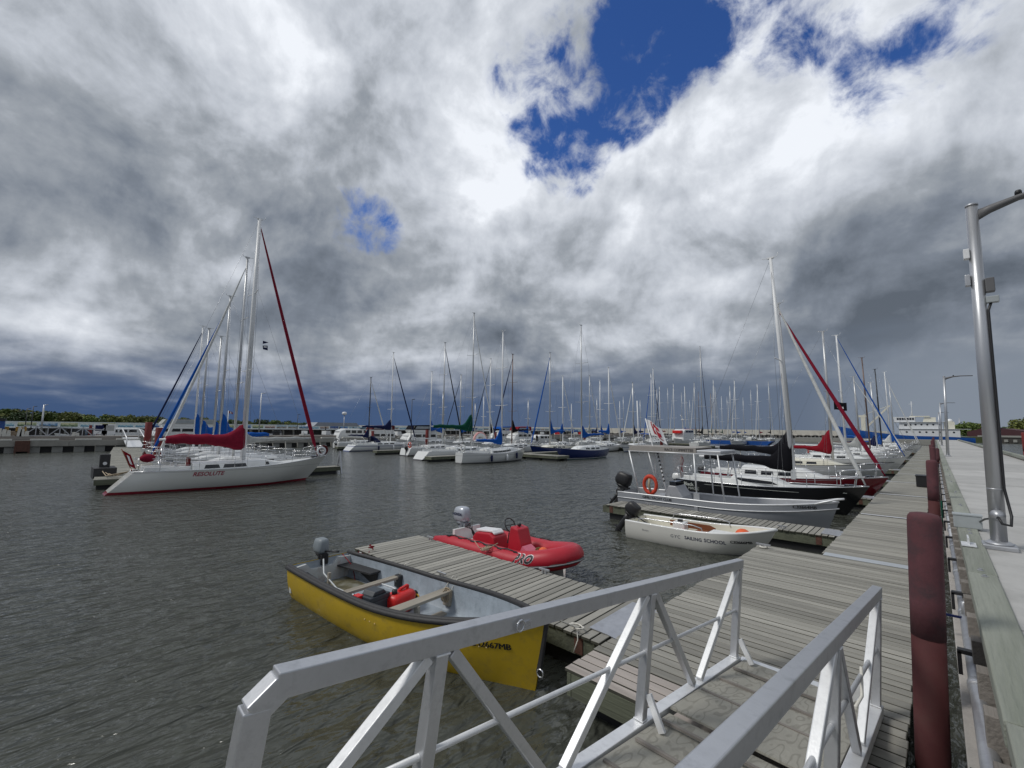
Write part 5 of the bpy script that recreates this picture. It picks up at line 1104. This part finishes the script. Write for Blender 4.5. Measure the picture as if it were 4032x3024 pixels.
# power boats
def cruiser(label, loc, rz, Ln=9, B=3, cab_m=WHITE, canvas='black', fly=True, hullm=None, group='motor cruisers among the sailboats', tall=2.3, radar=False, front=.78):
    e = thing('motor_cruiser', label, 'motorboat', loc, rz, group); H = Hull(Ln, B, .95, 1.0, 1.45, .3, .45, .88, .9, 0, 2.6, 14, 7, .5); H.mb().build('hull', hullm or HW, e); H.deck().build('deck', WHITE, e)
    x0, x1 = -Ln*.30, Ln*.22; w = B*.40
    c = MB().loft([[Vector((x, s*w*k, z)) for s, k, z in ((-1, 1, .9), (-1, .98, zt-.15), (-.86, .96, zt), (.86, .96, zt), (1, .98, zt-.15), (1, 1, .9))] for x, zt in ((x0, tall), (x1-.4, tall), (x1+.5, tall-.35), (x1+1.0, 1.3))], True, True, False).build('cabin', cab_m, e)
    for s in (-1, 1):
        for k in range(3): a = x0+.3+k*(x1-x0-.5)/3; MB().prism([(a, tall-.75), (a+(x1-x0)/3-.35, tall-.75), (a+(x1-x0)/3-.4, tall-.3), (a+.05, tall-.3)], s*(w+.01), s*(w-.03), 'xz').build('window', GLASS, c)
    MB().add([Vector((x1+.12, -w*.8, tall-.30)), Vector((x1+.12, w*.8, tall-.30)), Vector((x1+.66, w*.8, tall-.62)), Vector((x1+.66, -w*.8, tall-.62))], [(0, 1, 2, 3)]).build('windscreen', GLASS, c, loc=(.03, 0, .06))
    if fly:
        MB().prism([(x0+.2, tall), (x1-.2, tall), (x1+.1, tall+.45), (x0+.2, tall+.45)], -w*.9, w*.9, 'xz').build('flybridge', cab_m, e)
        MB().prism([(x0+.1, tall+.45), (x1, tall+.45), (x1-.5, tall+1.15), (x0+.5, tall+1.25), (x0+.05, tall+1.15)], -w*.92, w*.92, 'xz').build('canvas_top', COVER[canvas], e)
        for s in (-1, 1): MB().prism([(x0+.6, tall+.6), (x1-.4, tall+.6), (x1-.7, tall+1.0), (x0+.7, tall+1.0)], s*(w*.92+.01), s*(w*.92-.02), 'xz').build('clear_panel', mat('clear_vinyl', (.35, .38, .40), .2), e)
    else:
        MB().prism([(x0-.9, tall+.02), (x0+.6, tall+.02), (x0+.5, tall+.10), (x0-.9, tall+.08)], -w, w, 'xz').build('canvas_top', COVER[canvas], e)
    P_ = [(Ln*.5*f, s*H.hb(Ln*.5*f)*.95, H.zs(Ln*.5*f)+.55) for s, f in ((-1, .3), (-1, .6), (-1, .85), (-1, .98), (1, .85), (1, .6), (1, .3))]; MB().tube(P_, .02, 5).build('bow_rail', STEEL, e)
    return e
q = at_depth(1665, 1712, 72); cruiser('white motor cruiser with black canvas flybridge enclosure behind the green sail cover', (q.x-1, q.y, 0), -PI/2, 9, 3.1, tall=2.4)
q = at_depth(1375, 1712, 76); cruiser('boxy white cabin boat with one square window at the left of the middle group', (q.x, q.y, 0), -PI/2, 7, 2.6, fly=False, tall=2.9)
q = at_depth(1490, 1712, 80); cruiser('white motor cruiser with maroon canvas behind the black masted sailboat', (q.x, q.y, 0), -PI/2, 9, 3, canvas='maroon', tall=2.3)
q = at_depth(1975, 1712, 92); cruiser('motor cruiser with blue top behind the bright blue sail cover', (q.x, q.y, 0), -PI/2, 8, 3, canvas='blue', tall=2.4)
q = at_depth(2045, 1712, 88); cruiser('motor cruiser with a wine red canvas enclosure', (q.x, q.y, 0), -PI/2, 8, 3, canvas='dred', tall=2.4)
q = at_depth(2130, 1712, 98); cruiser('low white motorboat near the standing person', (q.x, q.y, 0), -PI/2, 8, 2.8, fly=False, tall=1.9)
q = at_depth(690, 1700, 66); cruiser('large white houseboat with a wide band of dark windows behind the left group', (q.x-6, q.y+2, 0), -PI/2, 14, 4.2, canvas='grey', fly=True, tall=2.9)
q = at_depth(480, 1700, 70); cruiser('open white boat with long flat roof left of the red piles', (q.x-6, q.y+1, 0), PI/2, 8, 2.6, fly=False, canvas='white', tall=2.6)
q = at_depth(2690, 1712, 105)
tr_ = cruiser('red and white trawler with a small white wheelhouse and radar mast', (q.x, q.y, 0), -PI/2, 10, 3.4, canvas='dred', fly=False, hullm=HW, tall=3.5)
MB().tube([(0, 0, 3.5), (.3, 0, 6.2), (1.2, 0, 6.8)], .09, 6).box((.5, .3, 5.8), (.7, .7, .15)).build('radar_mast', SPARW, tr_); MB().box((2.6, 0, 2.9), (2.4, 2.0, .7)).build('red_gear', REDC, tr_, bevel=.1)
q = at_depth(2500+60, 1770, 80); 
hr = thing('inflated_arch', 'pink and white inflatable rainbow shaped toy behind the green sail cover', 'inflatable toy', tuple(at_depth(1889, 1700, 66))); hr.location.z = 1.2
MB().tube([Vector((0, .95*math.cos(a), .1+.95*math.sin(a))) for a in [PI*k/14 for k in range(15)]], .36, 10).build('white_arch', SPARW, hr); MB().tube([Vector((.1, 1.2*math.cos(a), .1+1.2*math.sin(a))) for a in [PI*k/14 for k in range(15)]], .20, 10).build('pink_arch', mat('pink_vinyl', (.72, .36, .34), .4), hr)
for (u, v1, h, d, lb) in [(1467, 1720, 2.6, 70, 'red pile behind the black masted sailboat'), (1681, 1728, 2.9, 62, 'red pile left of the bright blue cover'), (1951, 1720, 2.6, 75, 'red pile between the curved white boat and its neighbour'), (2302, 1710, 3.0, 90, 'red pile above the dark blue hull'), (2604, 1722, 3.2, 70, 'red pile right above the flag'), (3240, 1716, 2.6, 95, 'red pile near the ship bow')]:
    q = at_depth(u, v1, d); rpile2((q.x, q.y, 0), h, lb, .22)
for (u, lb) in [(355, 'leftmost of the three red piles behind the left quay'), (382, 'middle one of the three red piles behind the left quay'), (424, 'rightmost of the three red piles behind the left quay')]:
    q = at_depth(u, 1700, 74); rpile2((q.x, q.y, 0), 3.0+.001*(u % 9), lb, .20, 'red piles behind the left quay')
# person on the walkway
pd = thing('person', 'person in dark clothes standing on the walkway near the low white motorboat', 'person', tuple(at_depth(2114, 1712, 80))); pd.location.z = DZ+.02
def skin(name, V, E_, R_, m, parent):
    me = bpy.data.meshes.new(name); me.from_pydata(V, E_, []); o = bpy.data.objects.new(name, me); COL.objects.link(o); o.parent = parent; me.materials.append(m)
    md = o.modifiers.new('s', 'SKIN'); 
    for i, r in enumerate(R_): me.skin_vertices[0].data[i].radius = (r, r*.85)
    me.skin_vertices[0].data[0].use_root = True; sb2 = o.modifiers.new('u', 'SUBSURF'); sb2.levels = sb2.render_levels = 1; return o
V = [(0, 0, .95), (0, 0, 1.15), (0, 0, 1.38), (0, 0, 1.50), (0, 0, 1.58), (.02, 0, 1.70), (0, .11, .88), (.02, .13, .48), (0, .13, .06), (.14, .13, .03), (0, -.11, .88), (.03, -.14, .48), (0, -.15, .06), (.14, -.15, .03), (0, .20, 1.40), (.02, .27, 1.12), (.14, .22, .95), (0, -.20, 1.40), (.02, -.27, 1.12), (.12, -.24, .92)]
E_ = [(0, 1), (1, 2), (2, 3), (3, 4), (4, 5), (0, 6), (6, 7), (7, 8), (8, 9), (0, 10), (10, 11), (11, 12), (12, 13), (2, 14), (14, 15), (15, 16), (2, 17), (17, 18), (18, 19)]
skin('body', V, E_, [.14, .15, .17, .08, .06, .10, .09, .065, .05, .04, .09, .065, .05, .04, .07, .05, .035, .07, .05, .035], COVER['black'], pd)
MB().lathe([(.0, -.11), (.075, -.08), (.095, 0), (.085, .07), (.0, .12)], (.03, 0, 1.68), 10).build('head', mat('skin_tone', (.35, .20, .14), .6), pd)
# ------------------------------------------------------------------ left quay
struct(MB().box((-76.2, 130, .62), (8.6, 330, 1.05)), 'quay_core', CONCD)
qq = thing('quay_face', 'concrete face of the long left quay with white painted blocks on its edge', 'quay', (0, 0, 0))
for i in range(17):
    y0 = -40+i*7.0; MB().box((-70.9, y0+3.5, 1.02), (.35, 6.96, .62)).build('face_panel', mat('quay_beam', (.30, .29, .26), .9, var=.15, vscale=.6, rnd=.1, dirt=(.2, .19, .17), dscale=.8), qq)
    for k in range(2): MB().box((-70.95, y0+1.6+3.5*k, 1.42), (.5, 2.2, .16)).build('white_block', mat('old_white_paint', (.60, .59, .54), .7, var=.1), qq)
    for k in range(4): MB().box((-71.2, y0+.9+1.75*k, .25), (.5, .85, .95)).build('pier_stub', CONCD, qq)
mb = MB(); mb.box((-74.2, 60, 1.5), (3, 200, .5)).build('timber_deck_edge', TIMG, qq)
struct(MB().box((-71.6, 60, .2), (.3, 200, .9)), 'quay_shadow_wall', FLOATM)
rp = thing('rusty_fender', 'rusty steel fender frame on the left quay face', 'fender', tuple(at_depth(82, 1752, 51.5))); rp.location.z = 0
qf = at(82, 1788, 0); rp.location = (-70.6, qf.y, 0); MB().box((0, 0, .75), (.2, 1.1, 1.15)).box((0, -.5, .3), (.25, .15, .9)).box((0, .5, .3), (.25, .15, .9)).build('frame', RUST, rp)
# small gangway down from the quay to the walkway
g2 = thing('small_gangway', 'short aluminium gangway from the left quay down to the walkway', 'gangway', (-71.2, 7.4, 0))
MB().bar((-1, 0, 1.55), (4.2, 0, .58), 1.5, .08).build('ramp_deck', ALUB, g2)
for s in (-1, 1): MB().tube([(-1, s*.8, 1.5), (-1, s*.8, 2.6), (4.0, s*.8, 1.6), (4.0, s*.8, .6)], .06, 6).build('side_rail', ALUB, g2)
# stuff standing on the quay
tt = thing('steel_truss', 'grey steel truss gangway lying on the left quay', 'truss', (-76, 0, 2.0)); mb = MB(); q0 = at_depth(130, 1690, 62); q1 = at_depth(300, 1690, 62)
a = Vector((0, q0.y-.5, 0)); b_ = Vector((0, q1.y+2, -.1)); tt.location = (-75, 0, 1.78)
for dz in (0, 1.15): mb.bar(a+Vector((0, 0, dz)), b_+Vector((0, 0, dz*.7)), .14, .12); mb.bar(a+Vector((1.2, 0, dz)), b_+Vector((1.2, 0, dz*.7)), .14, .12)
for k in range(7):
    p = a.lerp(b_, k/7); p2 = a.lerp(b_, (k+1)/7); mb.bar(p+Vector((1.2, 0, 1.1 if k % 2 else .02)), p2+Vector((1.2, 0, .02 if k % 2 else 1.0)), .09, .09); mb.bar(p+Vector((1.2, 0, 0)), p+Vector((1.2, 0, 1.1)), .08, .08)
mb.build('truss_frame', GALV, tt)
bb = thing('blue_bin', 'blue bin with dark lid standing on the left quay', 'bin', (-74, at_depth(22, 1690, 60).y, 1.75)); MB().box((0, 0, .9), (1.2, 1.2, 1.5)).build('body', mat('bin_blue', (.02, .07, .25), .6), bb); MB().box((0, 0, 1.8), (1.3, 1.3, .3)).build('lid', BLACK, bb); MB().box((.62, 0, 1.35), (.02, .5, .3)).build('sticker', SPARW, bb)
for k, u in enumerate((55, 88, 108)):
    o_ = thing('yellow_post', ['leftmost yellow post on the quay beside the blue bin', 'middle yellow post on the quay', 'wide yellow post on the quay left of the truss'][k], 'post', (-74, at_depth(u, 1690, 60).y, 1.75), 0, 'yellow posts on the left quay'); MB().box((0, 0, .5), (.3, .28+.15*(k == 2), 1.0)).box((0, 0, 1.02), (.34, .32+.15*(k == 2), .05)).build('post', mat('yellow_ochre', (.40, .24, .05), .7), o_)
for k, (u, hh) in enumerate([(30, .9), (43, .8), (58, .7), (101, .8), (116, .6), (92, 1.0), (279, .5), (292, .4)]):
    o_ = thing('concrete_stub', ['', 'second ', 'third ', 'sixth ', 'rightmost ', 'fifth ', 'eighth ', 'ninth '][k]+'pale stub on the left quay edge, '+['leftmost of the row', 'beside the leftmost', 'under the yellow posts', 'near the truss end', 'just before the truss', 'by the pallet load', 'past the truss', 'next to the display boards'][k], 'bollard', (-73.2, at_depth(u, 1700, 58).y, 1.72), 0, 'pale concrete stubs on the left quay'); MB().prism([(-.18, 0), (.18, 0), (.10+.08*hash1(k), hh), (-.10, hh)], -.15, .15, 'yz').build('stub', mat('old_white_paint', (.60, .59, .54), .7), o_)
pn = thing('pallet_load', 'low tan pallet load on the left quay behind the pale stubs', 'pallet', (-74.4, at_depth(76, 1700, 60).y, 1.75)); MB().box((0, 0, .25), (1.2, 2.2, .4)).box((0, 0, .5), (1.1, 2.0, .08)).build('load', mat('tan_board', (.36, .28, .2), .8), pn)
for (u, lb) in [(362, 'left display board with a dark photo on the quay'), (392, 'right display board with a pale photo on the quay')]:
    o_ = thing('display_board', lb, 'sign', (-76.5, at_depth(u, 1690, 66).y, 1.7), 0, 'display boards on the quay'); MB().box((0, 0, .85), (.08, 1.3, 1.3)).build('panel', SPARW, o_); MB().box((.05, 0, 1.0), (.02, 1.0, .7)).build('picture', COVER['navy'] if 'dark' in lb else COVER['grey'], o_); MB().box((0, -.6, .1), (.1, .1, .3)).box((0, .6, .1), (.1, .1, .3)).build('leg', GALV, o_)
def thin_pole(u, v_top, d, label, m=SPAR, r=.09, lampy=False):
    q = at_depth(u, v_top, d); e = thing('light_pole', label, 'pole', (q.x, q.y, 1.2)); MB().tube([(0, 0, 0), (0, 0, q.z-1.2)], [r, r*.6], 8).build('pole', m, e)
    if lampy: MB().lathe([(.2, -.1), (.45, 0), (.45, .35), (.3, .5), (0, .55)], (0, 0, q.z-1.2), 12).build('lamp_head', SPARW, e)
    else: MB().tube([(0, 0, q.z-1.25), (0, .5, q.z-1.15)], .05, 5).build('arm', m, e)
thin_pole(174, 1594, 75, 'pale utility pole above the truss on the left quay', SPAR, .16); thin_pole(132, 1600, 82, 'tall dark pole left of the pale one, in front of the trees', SPARD, .09); thin_pole(108, 1608, 84, 'short dark pole farthest left in front of the trees', SPARD, .08)
thin_pole(1030, 1548, 62, 'grey light pole right of the red sail cover', SPAR, .09); thin_pole(1356, 1632, 90, 'grey pole with a drum shaped white lamp', SPAR, .10, True); thin_pole(1173, 1632, 95, 'short dark leaning pole behind the pale sail cover', SPARD, .08); thin_pole(1623, 1572, 70, 'short thin black pole left of the flybridge cruiser', SPARD, .07)
fp2 = at_depth(900, 1617, 62); f2 = thing('flag_pole', 'thin pole with small red and white flag between the blue covers', 'flag', (fp2.x, fp2.y, 1.0)); MB().tube([(0, 0, 0), (0, 0, fp2.z-1)], .05, 6).build('pole', SPARW, f2); MB().prism([(0, 0), (.5, -.2), (.55, -.5), (.05, -.35)], -.01, .01, 'yz').build('flag_cloth', COVER['dred'], f2, loc=(0, 0, fp2.z-1)); MB().prism([(.17, -.1), (.35, -.2), (.38, -.42), (.2, -.35)], -.015, .015, 'yz').build('white_band', SPARW, f2, loc=(0, 0, fp2.z-1))
# ------------------------------------------------------------------ mural wall beyond
def mural_mats():
    out_ = []
    for i, (a, b_, c_) in enumerate([((.03, .12, .40), (.30, .50, .70), (.02, .05, .16)), ((.20, .42, .55), (.62, .70, .72), (.06, .16, .20)), ((.45, .40, .34), (.35, .50, .58), (.14, .10, .08)), ((.10, .25, .45), (.55, .65, .75), (.10, .12, .10)), ((.28, .36, .20), (.66, .64, .40), (.08, .12, .06)), ((.02, .06, .22), (.12, .22, .45), (.30, .30, .34)), ((.35, .58, .66), (.75, .78, .74), (.12, .25, .35)), ((.50, .36, .28), (.70, .66, .60), (.12, .08, .10))]):
        M = bpy.data.materials.new('mural_paint'); M.use_nodes = True; t = M.node_tree; n = t.nodes; l = t.links; p = n['Principled BSDF']; p.inputs['Roughness'].default_value = .6
        g = n.new('ShaderNodeTexCoord'); s = n.new('ShaderNodeSeparateXYZ'); l.new(g.outputs['Object'], s.inputs[0]); no = n.new('ShaderNodeTexNoise'); no.inputs['Scale'].default_value = 1.3+i*.2; l.new(g.outputs['Object'], no.inputs[0])
        ad = n.new('ShaderNodeMath'); ad.operation = 'MULTIPLY_ADD'; l.new(no.outputs[0], ad.inputs[0]); ad.inputs[1].default_value = 1.4; l.new(s.outputs[2], ad.inputs[2])
        r = n.new('ShaderNodeValToRGB'); l.new(ad.outputs[0], r.inputs[0]); r.color_ramp.elements[0].position = .3; r.color_ramp.elements[0].color = (*c_, 1); r.color_ramp.elements[1].position = 1.0; r.color_ramp.elements[1].color = (*b_, 1); e_ = r.color_ramp.elements.new(.6); e_.color = (*a, 1)
        l.new(r.outputs[0], p.inputs['Base Color']); out_.append(M)
    return out_
MM = mural_mats(); mw = thing('mural_wall', 'long white wall of painted picture panels along the far left quay', 'mural wall', (-132, 0, 0))
WP = mat('mural_wall_white', (.72, .77, .76), .7, var=.06)
y0 = -22.0
for i in range(78):
    w_ = 3.0; b_ = MB().box((0, 0, 0), (.2, w_-.02, 1.18)).build('wall_panel', WP, mw, (0, y0+w_/2, 2.98))
    MB().box((.112, 0, 0), (.02, w_-.42, .82)).build('picture', MM[int(hash1(i*7)*8) % 8], b_)
    y0 += w_
MB().box((.25, 92, 2.32), (.9, 236, .14)).build('white_ledge', SPARW, mw)
struct(MB().box((-138, 92, 1.1), (11, 250, 2.3)), 'far_quay', mat('dark_crib', (.045, .042, .04), .9, var=.4, vscale=.3))
mb = MB()
for i in range(90): mb.box((-132.3, -24+i*2.7, 1.0), (.4, .35, 2.2))
mb.build('far_quay_posts', CONCD, None, kind='structure')
sh = thing('shelter_roof', 'low grey gabled shelter roof in front of the mural wall', 'shelter', (-122, at_depth(1300, 1670, 125).y, 1.0)); MB().prism([(-6.5, 2.3), (6.5, 2.3), (5.5, 3.3), (-5.5, 3.3)], -3, 3, 'yz').build('roof', mat('shelter_metal', (.30, .32, .36), .5), sh); mb = MB()
for s in (-6, -2, 2, 6): mb.box((0, s, 1.1), (.2, .2, 2.2))
mb.build('post', CONCD, sh)
cr_ = thing('moored_clutter', 'dark mass of low moored workboats between the quays', 'workboats', (0, 0, 0))
for i in range(26):
    yb2 = -20+i*7.2+3*hash1(i); H = Hull(5+2*hash1(i*3), 2.2, .9, .8, 1.2, .2, .45, .85, .6, 0, 2.5, 8, 5, .5); o_ = H.mb().build('boat_hull', [HW, BLACK, HBK, HTN, HGR][int(hash1(i*5)*5)], cr_, (-95-12*hash1(i*2), yb2, .5)); o_.rotation_euler = (0, 0, hash1(i)*6)
    MB().prism([(-1, .8), (.8, .8), (.5, 1.7), (-.9, 1.7)], -.6, .6, 'xz').build('boat_cabin', [WHITE, REDC, CREAM, GLASS][int(hash1(i*9)*4)], o_)
# ------------------------------------------------------------------ breakwaters
BWL = mat('pale_breakwater', (.42, .40, .35), .9, var=.14, vscale=.25, dirt=(.30, .28, .24), dscale=.2); BWD = mat('dark_timber_crib', (.05, .047, .043), .9, var=.5, vscale=.4)
A = Vector((-191, 149)); B_ = Vector((-43, 290)); dA = (B_-A).normalized(); ln = (B_-A).length; ang = math.atan2(dA.y, dA.x)
bk_ = thing('breakwater', 'long pale concrete breakwater across the horizon behind the masts', 'breakwater', (A.x, A.y, 0), ang)
MB().prism([(-1.2, 0), (-1.2, 1.3), (6, 1.3), (6, 0)], -60, ln+40, 'yz').build('timber_base', BWD, bk_)
for i in range(30):
    MB().prism([(-1.25, 1.3), (.2, 1.75), (2.4, 4.1), (6, 4.1), (6, 1.3)], -60+i*10+.06, -50+i*10-.06, 'yz').build('cap_block', BWL, bk_)
mb = MB()
for i in range(140): mb.box((-58+i*2.1, -1.45, .7), (.5, .45, 1.5))
for i in range(70): mb.box((-58+i*4.2, -1.5, 1.5), (2.4, .5, .3))
mb.build('timber_posts', mat('pale_post', (.30, .28, .25), .9), bk_, kind='stuff')
A = Vector((17, 235)); bk2 = thing('breakwater', 'dark timber breakwater with grey cap on the right beyond the red piles', 'breakwater', (A.x, A.y, 0), math.radians(-40))
MB().prism([(-1.2, 0), (-1.2, 2.1), (6, 2.1), (6, 0)], -6, 160, 'yz').build('timber_base', BWD, bk2); MB().prism([(-1.5, 2.1), (-1.5, 2.7), (6, 2.7), (6, 2.1)], -6, 160, 'yz').build('grey_cap', CONCD, bk2)
mb = MB()
for i in range(60): mb.box((i*2.6, -1.4, .9), (1.1, .4, .9))
mb.build('stone_filling', CONCD, bk2, kind='stuff')
rf = thing('barge', 'low maroon barge behind the right breakwater', 'barge', tuple(at_depth(3945, 1700, 190)), math.radians(-40)); rf.location.z = 0; MB().prism([(-11, 1.5), (14, 1.5), (10, 4.6), (2, 5.6), (-5, 5.6), (-11, 4.2)], -3, 3, 'xz').build('hull', mat('dark_maroon_paint', (.06, .02, .025), .6), rf); MB().box((-3, 0, 5.8), (6, 4, .5)).build('deck_house', BLACK, rf)
# ------------------------------------------------------------------ the blue and white ship
SB = mat('ship_blue', (.006, .075, .32), .45, var=.10, vscale=.5, dirt=(.01, .05, .18), dscale=.6); SW = mat('ship_white', (.66, .68, .70), .5, var=.06, vscale=.5, dirt=(.45, .45, .44), dscale=.5, damt=.4)
sp = thing('ship', 'blue hulled ship with white superstructure moored at the pier end', 'ship', (-7.9, 184, 0), PI); sp.scale = (.77, .74, .74)
Hs2 = Hull(42, 9, 2.7, 3.2, 7.3, .6, .35, .8, 1.5, 0, 2.4, 24, 8, .5)
for g in Hs2.G:                    # forecastle step
    pass
Hs2.mb().build('hull', SB, sp); Hs2.deck(.1, -.05).build('deck', mat('ship_deck', (.2, .2, .2), .8), sp)
XH = lambda t: -21+42*t
def sb_box(name, x0, x1, w, z0_, z1_, m, sl=0): return MB().prism([(x0, z0_), (x1, z0_), (x1-sl, z1_), (x0, z1_)], -w, w, 'xz').build(name, m, sp)
d1 = sb_box('lower_house', XH(.09), XH(.50), 3.9, 2.8, 6.0, SW); d2 = sb_box('upper_house', XH(.20), XH(.50), 3.3, 6.1, 8.8, SW, .3); d3 = sb_box('wheelhouse', XH(.38), XH(.53), 3.4, 8.9, 11.0, SW, -.3)
sb_box('boat_deck', XH(.02), XH(.515), 4.3, 6.0, 6.12, SW); sb_box('bridge_deck', XH(.18), XH(.54), 4.0, 8.8, 8.92, SW); sb_box('aft_house', XH(.12), XH(.19), 2.6, 6.1, 9.0, CREAM); sb_box('funnel', XH(.24), XH(.33), 1.4, 8.9, 10.8, CREAM, .5); sb_box('top_deck', XH(.28), XH(.42), 2.0, 11.0, 11.4, CREAM)
for k in range(8): MB().lathe([(.32, 0), (.32, .06)], (0, 0, 0), 12).build('porthole', GLASS, d1, loc=(XH(.13+.045*k), 3.92, 4.8)).rotation_euler = (-PI/2, 0, 0)
for k in range(6): MB().lathe([(.30, 0), (.30, .06)], (0, 0, 0), 12).build('porthole', GLASS, d2, loc=(XH(.22+.04*k), 3.32, 7.8)).rotation_euler = (-PI/2, 0, 0)
for k in range(7): MB().box((XH(.395+.018*k), 3.42, 10.15), (.58, .06, .85)).build('window', GLASS, d3)
for k in range(2): MB().box((XH(.42+.03*k), 3.32, 7.6), (.9, .06, .6)).build('window', GLASS, d2)
MB().box((XH(.28), 4.3, 2.55), (6, .06, .5)).build('name_board', SW, sp)
mb = MB().tube([(XH(.40), 0, 11.2), (XH(.40), 0, 17.5)], .14, 6).tube([(XH(.40), -1, 15), (XH(.40), 1, 15)], .08, 5).tube([(XH(.38), 0, 16.4), (XH(.42), 0, 16.4)], .08, 5).tube([(XH(.40)+.5, 0, 11.2), (XH(.40), 0, 14)], .08, 5); mb.build('radar_mast', SW, sp)
MB().lathe([(.9, 0), (1.0, .5), (.6, 1.0), (0, 1.2)], (XH(.15), 0, 9.0), 12).build('radar_dome', SPARW, sp)
MB().box((XH(.77), 0, 7.6), (1.5, 1.5, 7.5)).box((XH(.77), 0, 11.5), (3.0, 1.6, .9)).build('crane_post', CREAM, sp); MB().bar((XH(.74), 0, 7), (XH(.56), 0, 16), .6, .6).tube([(XH(.77), 0, 12), (XH(.56), 0, 16)], .10, 5).build('crane_jib', CREAM, sp)
mb = MB()
for k in range(18): mb.tube([(XH(.55+.02*k), Hs2.hb(XH(.55+.02*k))-.1, Hs2.zs(XH(.55+.02*k))), (XH(.55+.02*k), Hs2.hb(XH(.55+.02*k))-.1, Hs2.zs(XH(.55+.02*k))+1)], .04, 4)
mb.build('deck_rail', SW, sp)
lb_ = thing('blue_barge', 'long low blue barge lying left of the ship bow', 'barge', (-36.5, 118, 0)); MB().prism([(-10, 0), (8, 0), (9, .9), (-10, .9)], -1.5, 1.5, 'xz').build('hull', SB, lb_); MB().box((-1, 0, .95), (17, 2.9, .06)).build('deck', mat('ship_deck', (.2, .2, .2), .8), lb_)
# ------------------------------------------------------------------ trees
def crown_mesh(seed, R_, Hh, n, leaf, col, conif=False):
    rnd = random.Random(seed); mb = MB()
    lobes = [(Vector((rnd.uniform(-.55, .55)*R_, rnd.uniform(-.55, .55)*R_, rnd.uniform(.30, .85)*Hh)), rnd.uniform(.32, .55)*R_) for _ in range(11)]
    for i in range(n):
        if conif:
            f = rnd.random()**.7; z = Hh*(1-f)*.95+.05*Hh; r = R_*f*(.55+.45*abs(math.sin(z*3.0)))*rnd.uniform(.5, 1); a = rnd.random()*2*PI; p = Vector((r*math.cos(a), r*math.sin(a), z))
        else:
            c_, lr = lobes[rnd.randrange(11)]; d = Vector((rnd.gauss(0, 1), rnd.gauss(0, 1), rnd.gauss(0, 1))).normalized(); p = c_+d*lr*rnd.uniform(.6, 1.08); p.z = max(p.z, Hh*.08)
        s = leaf*rnd.uniform(.6, 1.4); u_ = Vector((rnd.gauss(0, 1), rnd.gauss(0, 1), rnd.gauss(0, .6))).normalized(); w_ = u_.cross(Vector((rnd.gauss(0, 1), rnd.gauss(0, 1), rnd.gauss(0, 1)))).normalized()
        mb.add([p-u_*s, p+w_*s*.7, p+u_*s, p-w_*s*.7], [(0, 1, 2, 3)])
    return mb.mesh('crown', col)
def leafmat(name, c): return mat(name, c, .6, var=.45, vscale=.5, rnd=.25, spec=.3)
LG = [leafmat('leaf_green', (.105, .150, .038)), leafmat('leaf_olive', (.150, .170, .048)), leafmat('leaf_dark', (.050, .080, .030))]
CR = [crown_mesh(i, 4.6, 9.5, 900, .55, LG[i % 3]) for i in range(6)]; CC = [crown_mesh(20+i, 2.3, 13, 700, .42, LG[2], True) for i in range(2)]
TRK = MB().tube([(0, 0, -.5), (.1, 0, 3), (0, .1, 6)], [.32, .22, .12], 7).mesh('trunk', mat('bark', (.09, .075, .06), .9))
struct(MB().box((-270, 80, .8), (220, 560, 1.8)), 'far_shore', mat('shore_grass', (.07, .09, .035), .95, var=.3, vscale=.05))
tl = [('leafy green tree in the wood beyond the mural wall', 'tree'), ('tall dark spruce rising above the wood beyond the mural wall', 'tree')]
rnd = random.Random(3)
for i in range(118):
    u = rnd.uniform(-160, 1275) if i < 100 else rnd.uniform(-160, 500); d = rnd.uniform(150, 215) if i % 2 else rnd.uniform(120, 160)
    if d < 160 and u > 500: d = rnd.uniform(170, 240)
    q = at_depth(u, hy(u), d)
    if q.x > -146: q.x = -147-rnd.random()*6
    con = i % 9 == 0; hgt = max(.35, (1665-1605-max(0, u)*.028)/60)*rnd.uniform(.8, 1.2)
    sc_ = hgt*d/150*.62
    zone = ['at the far left edge', 'behind the pale utility pole', 'behind the steel truss', 'left of the slanting blue jibs', 'between the left masts', 'right of the tall white mast'][min(5, max(0, int((u+120)/230)))]
    e = thing('spruce_tree' if con else 'leafy_tree', ('tall dark spruce' if con else ['light green leafy tree', 'olive green leafy tree', 'dark green leafy tree'][i % 6 % 3])+' beyond the mural wall, '+zone, 'tree', (q.x, q.y, 1.4), rnd.random()*6, 'spruces in the far wood' if con else 'leafy trees in the far wood'); e.scale = (sc_*1.15, sc_*1.15, sc_*(.72 if con else .95))
    inst(CC[i % 2] if con else CR[i % 6], 'crown', e); inst(TRK, 'trunk', e)
BU = [crown_mesh(50+i, 3.2, 3.6, 2200, .26, LG[i]) for i in range(3)]
for i, (u, d, s_, lb) in enumerate([(3800, 205, 1.35, 'round dark green bush on the right shore, nearest the ship stern'), (3840, 205, 1.2, 'second dark bush on the right shore'), (3870, 215, .95, 'low bush left of the big lamp post'), (3975, 215, 1.0, 'low bush just right of the big lamp post'), (4018, 200, 1.55, 'tallest bush at the right edge of the view'), (4070, 200, 1.6, 'bush partly cut by the right edge of the view'), (3925, 230, .8, 'small bush hidden behind the big lamp post')]):
    q = at_depth(u, hy(u), d); e = thing('bush', lb, 'bush', (q.x, q.y, 1.9), i, 'bushes on the right shore'); e.scale = (s_*1.2,)*3; inst(BU[i % 3], 'crown', e)
struct(MB().box((75, 262, 1.0), (150, 50, 2.0)), 'right_shore', mat('shore_grass', (.07, .09, .035), .95))
pt = at_depth(3776, 1645, 230); dp = thing('radio_mast', 'thin grey radio mast far off to the right of the ship', 'mast', (pt.x, pt.y, 1)); MB().tube([(0, 0, 0), (0, 0, pt.z-1)], [.35, .12], 6).build('pole', SPAR, dp)
